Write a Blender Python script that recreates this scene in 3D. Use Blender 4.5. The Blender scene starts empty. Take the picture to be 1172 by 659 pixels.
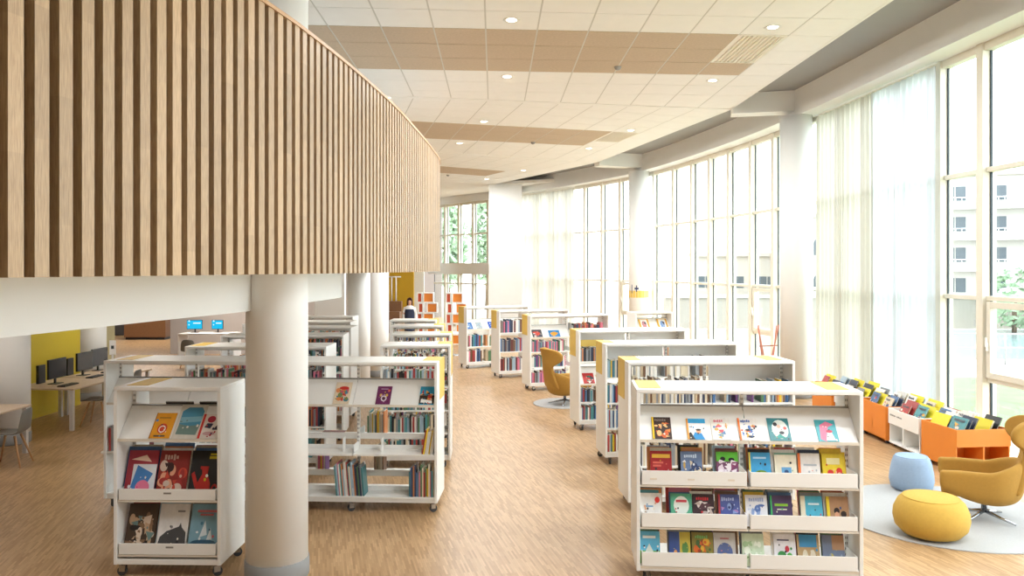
import bpy, math, random
from mathutils import Matrix, Vector
R = random.Random(7)
PI = math.pi
col = bpy.context.scene.collection
F, CX, CY, H = 900.0, 586.0, 308.0, 2.8      # measured focal length and horizon of the photograph, camera height

def gp(px, py, z):                            # point at height z seen at a pixel (used only to measure positions)
    y = F * (H - z) / (py - CY)
    return ((px - CX) * y / F, y, z)

# ---------------------------------------------------------------- materials
def lin(c):
    if isinstance(c, str):
        c = c.lstrip('#'); c = [int(c[i:i + 2], 16) / 255 for i in (0, 2, 4)]
    return tuple((v / 12.92 if v <= .04045 else ((v + .055) / 1.055) ** 2.4) for v in c) + (1,)

def nodes(name):
    m = bpy.data.materials.new(name); m.use_nodes = True
    nt = m.node_tree
    return m, nt, nt.nodes['Principled BSDF']

def mat(name, c, rough=.5, metal=0, var=.06, scale=8, bump=0, spec=.5, bscale=60):
    m, nt, b = nodes(name)
    c = lin(c); b.inputs['Roughness'].default_value = rough; b.inputs['Metallic'].default_value = metal
    b.inputs['Specular IOR Level'].default_value = spec
    tc = nt.nodes.new('ShaderNodeTexCoord')
    n = nt.nodes.new('ShaderNodeTexNoise'); n.inputs['Scale'].default_value = scale; n.inputs['Detail'].default_value = 4
    nt.links.new(tc.outputs['Object'], n.inputs['Vector'])
    mx = nt.nodes.new('ShaderNodeMix'); mx.data_type = 'RGBA'
    mx.inputs[6].default_value = tuple(v * (1 - var) for v in c[:3]) + (1,)
    mx.inputs[7].default_value = tuple(min(1, v * (1 + var)) for v in c[:3]) + (1,)
    nt.links.new(n.outputs['Fac'], mx.inputs[0]); nt.links.new(mx.outputs[2], b.inputs['Base Color'])
    if bump:
        n2 = nt.nodes.new('ShaderNodeTexNoise'); n2.inputs['Scale'].default_value = bscale; n2.inputs['Detail'].default_value = 3
        nt.links.new(tc.outputs['Object'], n2.inputs['Vector'])
        bp = nt.nodes.new('ShaderNodeBump'); bp.inputs['Strength'].default_value = bump; bp.inputs['Distance'].default_value = .01
        nt.links.new(n2.outputs['Fac'], bp.inputs['Height']); nt.links.new(bp.outputs['Normal'], b.inputs['Normal'])
    return m

_pm = {}
def pm(c):                                    # printed ink of one colour
    if c not in _pm: _pm[c] = mat('ink_' + c.strip('#'), c, .45, var=.1, scale=3)
    return _pm[c]

def emit(name, c, s):
    m = bpy.data.materials.new(name); m.use_nodes = True; nt = m.node_tree
    nt.nodes.clear(); e = nt.nodes.new('ShaderNodeEmission'); o = nt.nodes.new('ShaderNodeOutputMaterial')
    e.inputs[0].default_value = lin(c); e.inputs[1].default_value = s
    nt.links.new(e.outputs[0], o.inputs[0]); return m

def wood(name, c1, c2, scale=(1, 1, .08), rough=.5, island=.25, joints=0.0):
    m, nt, b = nodes(name); b.inputs['Roughness'].default_value = rough
    tc = nt.nodes.new('ShaderNodeTexCoord'); mp = nt.nodes.new('ShaderNodeMapping')
    mp.inputs['Scale'].default_value = scale; nt.links.new(tc.outputs['Object'], mp.inputs['Vector'])
    n = nt.nodes.new('ShaderNodeTexNoise'); n.inputs['Scale'].default_value = 30; n.inputs['Detail'].default_value = 6
    nt.links.new(mp.outputs[0], n.inputs['Vector'])
    r = nt.nodes.new('ShaderNodeValToRGB'); r.color_ramp.elements[0].color = lin(c1); r.color_ramp.elements[1].color = lin(c2)
    r.color_ramp.elements[0].position = .3; r.color_ramp.elements[1].position = .7
    nt.links.new(n.outputs['Fac'], r.inputs[0])
    g = nt.nodes.new('ShaderNodeNewGeometry')
    ma = nt.nodes.new('ShaderNodeMath'); ma.operation = 'MULTIPLY_ADD'; ma.inputs[1].default_value = island; ma.inputs[2].default_value = 1 - island / 2
    nt.links.new(g.outputs['Random Per Island'], ma.inputs[0])
    val = ma.outputs[0]
    if joints:
        sp = nt.nodes.new('ShaderNodeSeparateXYZ'); nt.links.new(tc.outputs['Object'], sp.inputs[0])
        a = nt.nodes.new('ShaderNodeMath'); a.operation = 'MULTIPLY_ADD'; a.inputs[1].default_value = 1.6
        nt.links.new(sp.outputs['Z'], a.inputs[0])
        k = nt.nodes.new('ShaderNodeMath'); k.operation = 'MULTIPLY'; k.inputs[1].default_value = 37.0
        nt.links.new(g.outputs['Random Per Island'], k.inputs[0]); nt.links.new(k.outputs[0], a.inputs[2])
        fl = nt.nodes.new('ShaderNodeMath'); fl.operation = 'FLOOR'; nt.links.new(a.outputs[0], fl.inputs[0])
        wn = nt.nodes.new('ShaderNodeTexWhiteNoise'); wn.noise_dimensions = '2D'
        cb = nt.nodes.new('ShaderNodeCombineXYZ'); nt.links.new(fl.outputs[0], cb.inputs[0]); nt.links.new(k.outputs[0], cb.inputs[1])
        nt.links.new(cb.outputs[0], wn.inputs['Vector'])
        m3 = nt.nodes.new('ShaderNodeMath'); m3.operation = 'MULTIPLY_ADD'; m3.inputs[1].default_value = joints; m3.inputs[2].default_value = 1 - joints / 2
        nt.links.new(wn.outputs['Value'], m3.inputs[0])
        m4 = nt.nodes.new('ShaderNodeMath'); m4.operation = 'MULTIPLY'
        nt.links.new(val, m4.inputs[0]); nt.links.new(m3.outputs[0], m4.inputs[1]); val = m4.outputs[0]
    hs = nt.nodes.new('ShaderNodeHueSaturation'); nt.links.new(r.outputs[0], hs.inputs['Color']); nt.links.new(val, hs.inputs['Value'])
    nt.links.new(hs.outputs[0], b.inputs['Base Color'])
    return m

M = {}
M['white'] = mat('white_paint', '#f1f0ec', .6, var=.02)
M['wall'] = mat('wall_plaster', '#efefec', .8, var=.02, scale=2)
M['wall_warm'] = mat('wall_warm_grey', '#b3a9a2', .8, var=.03, scale=2)
M['gray_ceiling'] = mat('grey_ceiling_paint', '#9c9c9a', .8, var=.03, scale=2)
M['shelf'] = mat('white_powder_coat', '#f0efeb', .4, var=.015, scale=3)
M['shelf_edge'] = mat('birch_edge', '#e3dacb', .5, var=.04)
M['yellow_card'] = mat('yellow_card', '#e0bd5c', .55, var=.03)
M['yellow_wall'] = mat('yellow_wall_paint', '#c3ab1f', .7, var=.04, scale=2)
M['ochre_wall'] = mat('ochre_wall_paint', '#c49a1a', .7, var=.04, scale=2)
M['rubber'] = mat('grey_rubber', '#3c3d40', .5)
M['steel'] = mat('brushed_steel', '#b9bcc0', .25, 1, var=.04)
M['alu'] = mat('aluminium', '#9a9a98', .35, .8, var=.05)
M['dark'] = mat('dark_plastic', '#1d1e22', .4)
M['slot'] = mat('dark_slot', '#55534f', .8)
M['cream'] = mat('cream_frame', '#e6e0d0', .5, var=.03)
M['gasket'] = mat('dark_gasket', '#2c3a40', .5)
M['yp'] = mat('yellow_plastic', '#ecd82f', .5)
M['red_orange'] = mat('red_orange_laminate', '#c8502a', .5)
M['ring'] = mat('base_ring_grey', '#8c8c8b', .6)
M['orange'] = mat('orange_laminate', '#e2852e', .5, var=.03)
M['mustard'] = mat('mustard_felt', '#ad8338', .9, var=.1, scale=40, bump=.25, bscale=300)
M['yellow_felt'] = mat('yellow_felt', '#c9a248', .9, var=.08, scale=40, bump=.25, bscale=300)
M['blue_felt'] = mat('pale_blue_felt', '#94a9c2', .9, var=.08, scale=40, bump=.25, bscale=300)
M['rug'] = mat('pale_rug', '#b2b2b1', 1, var=.1, scale=60, bump=.5, bscale=200)
M['tile'] = mat('white_acoustic_tile', '#f5f3ef', .85, var=.03, scale=5)
M['tbar'] = mat('ceiling_bar', '#cfccc4', .5, var=.03)
M['fibre'] = mat('wood_fibre_tile', '#c8b49c', .9, var=.16, scale=25, bump=.3, bscale=120)
M['groove'] = mat('tile_groove', '#8d8577', .9)
M['slat'] = wood('oak_slats', '#a08361', '#c2a57f', (6, 6, .35), .45, .22, .16)
M['slatback'] = mat('dark_backing', '#3a2b20', .8)
M['oak'] = wood('oak_board', '#b98d60', '#cfa678', (6, 6, .5), .45, .1)
M['brown'] = wood('brown_cabinet_wood', '#75502f', '#8a6040', (.4, 4, 4), .5, .1)
M['desk'] = wood('desk_laminate', '#c9b199', '#d8c3ac', (4, .5, 4), .45, .05)
M['leg_white'] = mat('white_leg', '#d9d4cf', .5)
M['chair_grey'] = mat('grey_chair_shell', '#7b7974', .55, var=.05)
M['beech'] = wood('beech_legs', '#b98a5e', '#cda377', (6, 6, .5), .45, .1)
M['stick'] = wood('reddish_sticks', '#a8604a', '#c07a60', (6, 6, .5), .5, .1)
M['paper'] = mat('paper_pages', '#ddd5c4', .9, var=.08, scale=90)
M['screen_dark'] = mat('dark_screen', '#2b3038', .15, var=.05)
M['screen_blue'] = emit('lit_blue_screen', '#1fa6cf', .9)
M['screen_white'] = emit('lit_white_text', '#d8f0fa', .9)
M['lamp'] = emit('lamp_disc', '#fff3dd', 9)
M['louvre'] = mat('louvre_cream', '#f3eee2', .6)
M['skin'] = mat('skin', '#d8a78c', .6)
M['hair'] = mat('brown_hair', '#5a3a2c', .6, var=.3, scale=60)
M['shirt'] = mat('white_shirt', '#e9e6e4', .8)
M['apron'] = mat('navy_apron', '#232b45', .8)
M['concrete'] = mat('outside_paving', '#cfcac0', .9, var=.06, scale=1)
M['grass'] = mat('grass_green', '#6a8054', .95, var=.35, scale=2, bump=.5, bscale=20)
M['leaf'] = mat('leaf_green', '#93a888', .8, var=.45, scale=3)
M['bark'] = mat('bark', '#6b5a4a', .9)
M['bldg'] = mat('pale_render', '#a9a69f', .9, var=.02, scale=1)
M['bldg2'] = mat('beige_render', '#968f84', .9, var=.03, scale=1)
M['bglass'] = mat('building_window', '#3c464c', .2)
M['water'] = mat('river_water', '#8a9c9a', .08, var=.15, scale=1, bump=.3, bscale=3)

def floor_mat():
    m, nt, b = nodes('mosaic_parquet'); b.inputs['Roughness'].default_value = .38
    tc = nt.nodes.new('ShaderNodeTexCoord'); mp = nt.nodes.new('ShaderNodeMapping')
    mp.inputs['Rotation'].default_value = (0, 0, math.radians(76)); nt.links.new(tc.outputs['Object'], mp.inputs[0])
    br = nt.nodes.new('ShaderNodeTexBrick')
    br.inputs['Scale'].default_value = 1; br.inputs['Brick Width'].default_value = .22; br.inputs['Row Height'].default_value = .02
    br.inputs['Mortar Size'].default_value = .0012; br.inputs['Color1'].default_value = (0, 0, 0, 1); br.inputs['Color2'].default_value = (1, 1, 1, 1)
    br.inputs['Mortar'].default_value = (.3, .3, .3, 1); br.offset = .5
    nt.links.new(mp.outputs[0], br.inputs['Vector'])
    n = nt.nodes.new('ShaderNodeTexNoise'); n.inputs['Scale'].default_value = 3; nt.links.new(tc.outputs['Object'], n.inputs['Vector'])
    ad = nt.nodes.new('ShaderNodeMix'); ad.data_type = 'FLOAT'; ad.inputs[0].default_value = .3
    nt.links.new(br.outputs['Color'], ad.inputs[2]); nt.links.new(n.outputs['Fac'], ad.inputs[3])
    r = nt.nodes.new('ShaderNodeValToRGB'); r.color_ramp.elements[0].color = lin('#9c7a53'); r.color_ramp.elements[1].color = lin('#c4a178')
    r.color_ramp.elements[0].position = .1; r.color_ramp.elements[1].position = .9
    nt.links.new(ad.outputs[0], r.inputs[0]); nt.links.new(r.outputs[0], b.inputs['Base Color'])
    return m
M['floor'] = floor_mat()

def glass_mat():
    m = bpy.data.materials.new('window_glass'); m.use_nodes = True; nt = m.node_tree; nt.nodes.clear()
    t = nt.nodes.new('ShaderNodeBsdfTransparent'); t.inputs[0].default_value = (.96, .98, .97, 1)
    g = nt.nodes.new('ShaderNodeBsdfGlossy'); g.inputs['Roughness'].default_value = .02
    lw = nt.nodes.new('ShaderNodeLayerWeight'); lw.inputs[0].default_value = .5
    pw = nt.nodes.new('ShaderNodeMath'); pw.operation = 'POWER'; pw.inputs[1].default_value = 5; nt.links.new(lw.outputs['Facing'], pw.inputs[0])
    f = nt.nodes.new('ShaderNodeMath'); f.operation = 'MULTIPLY_ADD'; f.inputs[1].default_value = .5; f.inputs[2].default_value = .03; nt.links.new(pw.outputs[0], f.inputs[0])
    x = nt.nodes.new('ShaderNodeMixShader'); o = nt.nodes.new('ShaderNodeOutputMaterial')
    nt.links.new(f.outputs[0], x.inputs[0]); nt.links.new(t.outputs[0], x.inputs[1]); nt.links.new(g.outputs[0], x.inputs[2]); nt.links.new(x.outputs[0], o.inputs[0])
    return m
M['glass'] = glass_mat()

def sheer(name, c, op):
    m = bpy.data.materials.new(name); m.use_nodes = True; nt = m.node_tree; nt.nodes.clear()
    t = nt.nodes.new('ShaderNodeBsdfTransparent')
    tl = nt.nodes.new('ShaderNodeBsdfTranslucent'); tl.inputs[0].default_value = lin(c)
    d = nt.nodes.new('ShaderNodeBsdfDiffuse'); d.inputs[0].default_value = lin(c)
    x1 = nt.nodes.new('ShaderNodeMixShader'); x1.inputs[0].default_value = .35
    nt.links.new(tl.outputs[0], x1.inputs[1]); nt.links.new(d.outputs[0], x1.inputs[2])
    x = nt.nodes.new('ShaderNodeMixShader'); x.inputs[0].default_value = op; o = nt.nodes.new('ShaderNodeOutputMaterial')
    nt.links.new(t.outputs[0], x.inputs[1]); nt.links.new(x1.outputs[0], x.inputs[2]); nt.links.new(x.outputs[0], o.inputs[0])
    return m
M['sheer'] = sheer('sheer_white', '#d2d6d9', .96)
M['sheer2'] = sheer('sheer_ivory', '#c8c3b7', .985)

def book_mat():
    m, nt, b = nodes('book_cover'); b.inputs['Roughness'].default_value = .4
    oi = nt.nodes.new('ShaderNodeObjectInfo'); tc = nt.nodes.new('ShaderNodeTexCoord')
    n = nt.nodes.new('ShaderNodeTexNoise'); n.inputs['Scale'].default_value = 5; nt.links.new(tc.outputs['Generated'], n.inputs['Vector'])
    ma = nt.nodes.new('ShaderNodeMath'); ma.operation = 'MULTIPLY_ADD'; ma.inputs[1].default_value = .3; ma.inputs[2].default_value = .85
    nt.links.new(n.outputs['Fac'], ma.inputs[0])
    hs = nt.nodes.new('ShaderNodeHueSaturation'); nt.links.new(oi.outputs['Color'], hs.inputs['Color']); nt.links.new(ma.outputs[0], hs.inputs['Value'])
    nt.links.new(hs.outputs[0], b.inputs['Base Color']); return m
M['book'] = book_mat()

# ---------------------------------------------------------------- mesh builder
class MB:
    def __init__(s): s.v = []; s.f = []; s.m = []; s.sm = []
    def quad(s, a, b, c, d, mi=0):
        i = len(s.v); s.v += [tuple(a), tuple(b), tuple(c), tuple(d)]; s.f.append((i, i + 1, i + 2, i + 3)); s.m.append(mi); s.sm.append(False)
    def poly(s, pts, mi=0):
        i = len(s.v); s.v += [tuple(p) for p in pts]; s.f.append(tuple(range(i, i + len(pts)))); s.m.append(mi); s.sm.append(False)
    def box(s, x0, x1, y0, y1, z0, z1, mi=0, mx=None):
        i = len(s.v)
        P = [(x0, y0, z0), (x1, y0, z0), (x1, y1, z0), (x0, y1, z0), (x0, y0, z1), (x1, y0, z1), (x1, y1, z1), (x0, y1, z1)]
        if mx is not None: P = [tuple(mx @ Vector(p)) for p in P]
        s.v += P
        for q in ((0, 3, 2, 1), (4, 5, 6, 7), (0, 1, 5, 4), (1, 2, 6, 5), (2, 3, 7, 6), (3, 0, 4, 7)):
            s.f.append(tuple(i + k for k in q)); s.m.append(mi); s.sm.append(False)
        return s
    def prism(s, pts, z0, z1, mi=0):          # plan polygon extruded in z
        i = len(s.v); n = len(pts)
        s.v += [(p[0], p[1], z0) for p in pts] + [(p[0], p[1], z1) for p in pts]
        s.f += [tuple(i + k for k in reversed(range(n))), tuple(i + n + k for k in range(n))]; s.m += [mi, mi]; s.sm += [False, False]
        for k in range(n):
            j = (k + 1) % n; s.f.append((i + k, i + j, i + n + j, i + n + k)); s.m.append(mi); s.sm.append(False)
        return s
    def tube(s, pts, rad, seg=8, mi=0, cap=True):
        pts = [Vector(p) for p in pts]
        if not isinstance(rad, (list, tuple)): rad = [rad] * len(pts)
        i0 = len(s.v); up = Vector((0, 0, 1))
        for k, p in enumerate(pts):
            d = (pts[min(k + 1, len(pts) - 1)] - pts[max(k - 1, 0)]).normalized()
            a = d.cross(up)
            if a.length < .05: a = d.cross(Vector((1, 0, 0)))
            a.normalize(); b = d.cross(a).normalized()
            for j in range(seg):
                t = 2 * PI * j / seg; s.v.append(tuple(p + (a * math.cos(t) + b * math.sin(t)) * rad[k]))
        for k in range(len(pts) - 1):
            for j in range(seg):
                q = (j + 1) % seg; a = i0 + k * seg
                s.f.append((a + j, a + q, a + seg + q, a + seg + j)); s.m.append(mi); s.sm.append(True)
        if cap:
            s.f.append(tuple(i0 + j for j in reversed(range(seg)))); s.f.append(tuple(i0 + (len(pts) - 1) * seg + j for j in range(seg)))
            s.m += [mi, mi]; s.sm += [False, False]
        return s
    def lathe(s, prof, seg=32, mi=0, c=(0, 0, 0), mod=None):
        i0 = len(s.v)
        for r, z in prof:
            for j in range(seg):
                t = 2 * PI * j / seg; k = mod(t, z) if mod else 1
                s.v.append((c[0] + r * k * math.cos(t), c[1] + r * k * math.sin(t), c[2] + z))
        for k in range(len(prof) - 1):
            for j in range(seg):
                q = (j + 1) % seg; a = i0 + k * seg
                s.f.append((a + j, a + q, a + seg + q, a + seg + j)); s.m.append(mi); s.sm.append(True)
        s.f.append(tuple(i0 + j for j in reversed(range(seg)))); s.f.append(tuple(i0 + (len(prof) - 1) * seg + j for j in range(seg)))
        s.m += [mi, mi]; s.sm += [False, False]
        return s
    def grid(s, rows, mi=0):
        i0 = len(s.v); n = len(rows[0])
        for r in rows: s.v += [tuple(p) for p in r]
        for a in range(len(rows) - 1):
            for b in range(n - 1):
                k = i0 + a * n + b; s.f.append((k, k + 1, k + n + 1, k + n)); s.m.append(mi); s.sm.append(True)
        return s
    def mesh(s, name, mats):
        me = bpy.data.meshes.new(name); me.from_pydata(s.v, [], s.f)
        for m in (mats if isinstance(mats, (list, tuple)) else [mats]): me.materials.append(m)
        me.polygons.foreach_set('material_index', s.m); me.polygons.foreach_set('use_smooth', s.sm); me.update()
        return me
    def build(s, name, mats, parent=None):
        o = bpy.data.objects.new(name, s.mesh(name, mats)); col.objects.link(o)
        if parent: o.parent = parent
        return o

def bevel(o, w=.004, n=2):
    b = o.modifiers.new('bevel', 'BEVEL'); b.width = w; b.segments = n; b.limit_method = 'ANGLE'; return o
def subd(o, n=2):
    b = o.modifiers.new('sub', 'SUBSURF'); b.levels = n; b.render_levels = n; return o
def solid(o, t, off=0):
    b = o.modifiers.new('thick', 'SOLIDIFY'); b.thickness = t; b.offset = off; return o

def tag(o, label, cat, group=None, kind=None):
    o['label'] = label; o['category'] = cat
    if group: o['group'] = group
    if kind: o['kind'] = kind
    return o
def empty(name, loc, rz=0, label=None, cat=None, group=None):
    o = bpy.data.objects.new(name, None); col.objects.link(o); o.empty_display_size = .1
    o.location = loc; o.rotation_euler = (0, 0, rz)
    if label: tag(o, label, cat, group)
    return o
def struct(o, label=None):
    o['kind'] = 'structure'
    if label: o['label'] = label
    return o
def kids(o): return [c for c in bpy.data.objects if c.parent == o]
def copy_tree(o, parent=None):
    c = o.copy(); col.objects.link(c)
    if parent: c.parent = parent
    for k in kids(o): copy_tree(k, c)
    return c
def TR(x, y, z): return Matrix.Translation((x, y, z))
def RZ(a): return Matrix.Rotation(a, 4, 'Z')
def RX(a): return Matrix.Rotation(a, 4, 'X')
def rad(d): return math.radians(d)

# ---------------------------------------------------------------- camera
cam = bpy.data.cameras.new('camera'); co = bpy.data.objects.new('camera', cam); col.objects.link(co)
co.location = (0, 0, H); co.rotation_euler = (PI / 2, 0, 0)
cam.sensor_width = 36; cam.lens = F / 1172 * 36; cam.shift_y = -(329.5 - CY) / 1172.0; cam.clip_end = 500; cam.clip_start = .05
bpy.context.scene.camera = co

# ---------------------------------------------------------------- the shell
G = [(7.6, -3), (7.5, 3), (7.35, 7), (7.12, 10.9), (6.74, 17.3), (6.1, 22), (4.85, 27.3), (3.0, 31.3), (.7, 34.8), (-1.3, 37.2), (-4.2, 40.7)]
def gpt(t):                                   # Catmull-Rom point on the glazing line, t in segments
    i = max(0, min(len(G) - 2, int(t))); u = t - i
    p = [Vector(G[max(0, min(len(G) - 1, i + k))]) for k in (-1, 0, 1, 2)]
    return .5 * ((2 * p[1]) + (p[2] - p[0]) * u + (2 * p[0] - 5 * p[1] + 4 * p[2] - p[3]) * u * u + (3 * p[1] - p[0] - 3 * p[2] + p[3]) * u ** 3)
GL = [gpt(k / 12) for k in range(12 * (len(G) - 1) + 1)]
def g_at_y(y):
    for a, b in zip(GL, GL[1:]):
        if a.y <= y <= b.y:
            u = (y - a.y) / (b.y - a.y); p = a.lerp(b, u); d = (b - a).normalized(); return p, Vector((-d.y, d.x)), d
    d = (GL[-1] - GL[-2]).normalized(); return GL[-1], Vector((-d.y, d.x)), d
# inward normal: left of travel direction (towards -X)
HB, HT = 6.15, 6.72                           # underside and top of the edge beam

floor_b = MB(); floor_b.box(-22, 8.2, -4, 48, -.2, 0); struct(floor_b.build('floor', M['floor']), 'small strip oak mosaic parquet floor')

def strip(ys, off0, off1, z0, z1):            # solid band along the glazing line
    mb = MB(); rows = []
    for y in ys:
        p, n, d = g_at_y(y); a = p + n * off0; b = p + n * off1
        rows.append([(a.x, a.y, z0), (b.x, b.y, z0), (b.x, b.y, z1), (a.x, a.y, z1), (a.x, a.y, z0)])
    mb.grid(rows); mb.sm = [False] * len(mb.sm)
    mb.poly(rows[0][:4]); mb.poly(rows[-1][:4][::-1])
    return mb
ysb = [-3 + k * .8 for k in range(50)]
struct(strip(ysb, -.15, .55, HB, HT).build('trim_1', M['wall']), 'white curved edge beam above the tall glazing')
struct(strip([-3 + k * .8 for k in range(54)], -.25, .12, -.02, .1).build('trim_2', M['cream']), 'low sill along the curved glazing')

# slab above the recess
c = MB(); c.prism([(-22, -4), (7.9, -4)] + [(p.x + .5, p.y + .3) for p in GL[:-1:6]] + [(-4.2, 48), (-22, 48)], HT, HT + .3)
struct(c.build('ceiling', M['gray_ceiling']), 'grey concrete soffit seen above the tiled raft')

# tiled raft in three fanned sections
ZC = 6.4
def inter(p, u, q, v):                        # line p+tu with line q+sv
    den = u.x * v.y - u.y * v.x; w = q - p; t = (w.x * v.y - w.y * v.x) / den; return p + u * t, t
def dirv(deg): a = rad(deg); return Vector((-math.sin(a), math.cos(a)))
def slope(s): return Vector((1, s)).normalized()
J1 = (Vector((-2.13, 16.45)), slope(.186)); J2 = (Vector((-2.2, 24.3)), slope(.447)); J3 = (Vector((-4, 31.2)), slope(.75))
U = [dirv(1.3), dirv(13.3), dirv(28)]
K0, K1 = -12, 10
n1 = {k: inter(Vector((-2.70 + .778 * k, 10.52)), U[0], *J1)[0] for k in range(K0, K1 + 1)}
n2 = {k: inter(n1[k], U[1], *J2)[0] for k in n1}
n3 = {k: inter(n2[k], U[2], *J3)[0] for k in n1}
n0 = {k: inter(n1[k], U[0], Vector((0, -3)), slope(.07))[0] for k in n1}
secs = [(n0, n1, Vector((-2.4, 11.65)), slope(.07), .83, 3), (n1, n2, Vector((-2.38, 19.15)), slope(.285), .80, 3), (n2, n3, Vector((-2.5, 27.5)), slope(.62), .85, 2)]
raft = MB(); vents = []
for si, (A, B, q, v, pitch, nb) in enumerate(secs):
    nrm = Vector((-v.y, v.x))
    for k in range(K0, K1):
        L0, L1, R0, R1 = A[k], B[k], A[k + 1], B[k + 1]
        uL, uR = (L1 - L0), (R1 - R0)
        rows = [(0, 0, None)]
        for r in range(-22, 12):
            pl, tl = inter(L0, uL, q + nrm * pitch * r, v); pr, tr = inter(R0, uR, q + nrm * pitch * r, v)
            if .02 < tl < .97 and .02 < tr < .97: rows.append((tl, tr, r))
        rows.append((1, 1, 99))
        for (a, b, r), (a2, b2, r2) in zip(rows, rows[1:]):
            rr = r if r is not None else -50
            brown = 0 <= rr < nb and k < (9 if rr == nb - 1 and si == 0 else 8)
            if 0 <= rr < 2 and k == 8 and si < 2:
                if rr == 0: va = (L0 + uL * a, R0 + uR * b)
                else: vents.append((si, va[0], va[1], R0 + uR * b2, L0 + uL * a2))
                continue
            cs = [L0 + uL * a, R0 + uR * b, R0 + uR * b2, L0 + uL * a2]
            ct = sum(cs, Vector((0, 0))) / 4
            el = (R0 - L0).normalized() * .012; eu = (L1 - L0).normalized() * .009
            p = [cs[0] + el + eu, cs[1] - el + eu, cs[2] - el - eu, cs[3] + el - eu]
            raft.prism(p, ZC, ZC + .03, 1 if brown else 0)
        # bar between the columns of tiles
        e = (R0 - L0).normalized() * .012
        raft.prism([L0 - e, L0 + e, L1 + e, L1 - e], ZC + .004, ZC + .03, 2)
    raft.prism([A[K0], A[K1], B[K1], B[K0]], ZC + .03, ZC + .12, 3)
# plain edge strips at the joints and the outer edge
def bar2(mb, a, b, w, z0, z1, mi=0):
    d = (b - a).normalized(); n = Vector((-d.y, d.x)) * w / 2; mb.prism([a - n, b - n, b + n, a + n], z0, z1, mi)
for nn in (n1, n2): bar2(raft, nn[K0], nn[K1], .16, ZC - .012, ZC + .05, 0)
for a, b in ((n0[K1], n1[K1]), (n1[K1], n2[K1]), (n2[K1], n3[K1])): bar2(raft, a, b, .05, ZC - .004, ZC + .14, 0)
raft.prism([n3[K0], n3[K1], Vector((2.6, 31.9)), Vector((.6, 34.6)), Vector((-3.2, 40.6)), Vector((-16, 41))], ZC, ZC + .12, 0)
struct(raft.build('ceiling', [M['tile'], M['fibre'], M['tbar'], M['groove']]), 'suspended white ceiling tiles with bands of wood fibre tiles')
cb = MB(); bar2(cb, n1[K1] + Vector((.03, 0)), Vector((6.25, 17.45)), .45, 6.27, HT)
struct(cb.build('trim_3', M['wall']), 'white cross beam to the near window column')
cb = MB(); bar2(cb, n2[K1] + Vector((.03, 0)), Vector((4.36, 27)), .45, 6.27, HT)
struct(cb.build('trim_4', M['wall']), 'white cross beam to the far window column')

for i, (si, a, b, c2, d) in enumerate(vents):
    ctr = (a + b + c2 + d) / 4
    r = empty('ceiling_vent', (ctr.x, ctr.y, ZC), 0, ['cream slatted ceiling panel in the nearer wood fibre band', 'cream slatted ceiling panel in the farther wood fibre band'][i], 'ceiling vent')
    f = MB(); pts = [a - ctr, b - ctr, c2 - ctr, d - ctr]
    for k in range(4):
        p, q2 = pts[k], pts[(k + 1) % 4]; bar2(f, p * .95, q2 * .95, .05, 0, .05)
    f.prism([p * .97 for p in pts], .012, .03); f.build('frame', M['louvre'], r)
    s = MB()
    for k in range(1, 10):
        t = k / 10; bar2(s, pts[0].lerp(pts[1], t) * .93, pts[3].lerp(pts[2], t) * .93, .014, -.012, .012)
    s.build('louvre', M['louvre'], r)

def ceil_thing(px, py, z=ZC): return gp(px, py, z)
dl = None
dl_spots = [(585.5, 22.7, 'recessed downlight nearest the camera, before the first wood band'), (580.5, 87.5, 'recessed downlight just behind the first wood band'), (884.4, 31, 'recessed downlight above the nearer slatted ceiling panel'),
            (815.6, 92, 'recessed downlight below the nearer slatted ceiling panel'), (553.8, 139, 'recessed downlight just before the second wood band'), (526, 163.7, 'recessed downlight just behind the second wood band, left'),
            (674, 169.7, 'recessed downlight behind the second wood band, right'), (722, 149, 'recessed downlight beside the farther slatted ceiling panel'), (599, 195, 'recessed downlight right of the farthest wood band'),
            (557, 204.7, 'farthest recessed downlight, behind the third wood band'), (443.5, 111, 'recessed downlight half hidden behind the slatted balcony rim')]
for px, py, lab in dl_spots:
    x, y, z = gp(px, py, ZC)
    if dl is None:
        dl = empty('downlight', (x, y, z - .001), 0, lab, 'ceiling light', 'recessed round ceiling downlights')
        MB().lathe([(.075, 0), (.12, -.012), (.125, -.004), (.125, 0)], 24).build('ring', M['white'], dl)
        MB().lathe([(.0745, -.006), (.0745, -.001)], 24).build('lamp', M['lamp'], dl)
        o = dl
    else: o = copy_tree(dl)
    o.location = (x, y, z - .001); o['label'] = lab
for px, py, lab in [(707, 76.4, 'small ceiling sensor in the nearest wood band'), (610, 162.7, 'small ceiling sensor at the edge of the second wood band'), (512.7, 200, 'small ceiling sensor at the third wood band')]:
    x, y, z = gp(px, py, ZC)
    o = MB().lathe([(.02, -.06), (.05, -.045), (.06, -.01), (.07, 0)], 20).build('ceiling_sensor', M['alu']); o.location = (x, y, z); tag(o, lab, 'sensor', 'round ceiling sensors')

# walls closing the room
w = MB(); w.box(7.3, 7.6, -4, 4.1, 0, HT); struct(w.build('wall_right_blocker', M['wall']))  # stands in for unseen glazing, added to cut daylight from behind the camera
w = MB(); w.box(-22, -21.8, -4, 48, 0, HT); struct(w.build('wall_left', M['wall']))
w = MB(); w.box(-22, 8, -4.2, -4, 0, HT); struct(w.build('wall_back', M['wall']))
w = MB(); w.box(-22, -4.1, 46, 46.2, 0, HT); struct(w.build('wall_far', M['wall_warm']))
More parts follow.
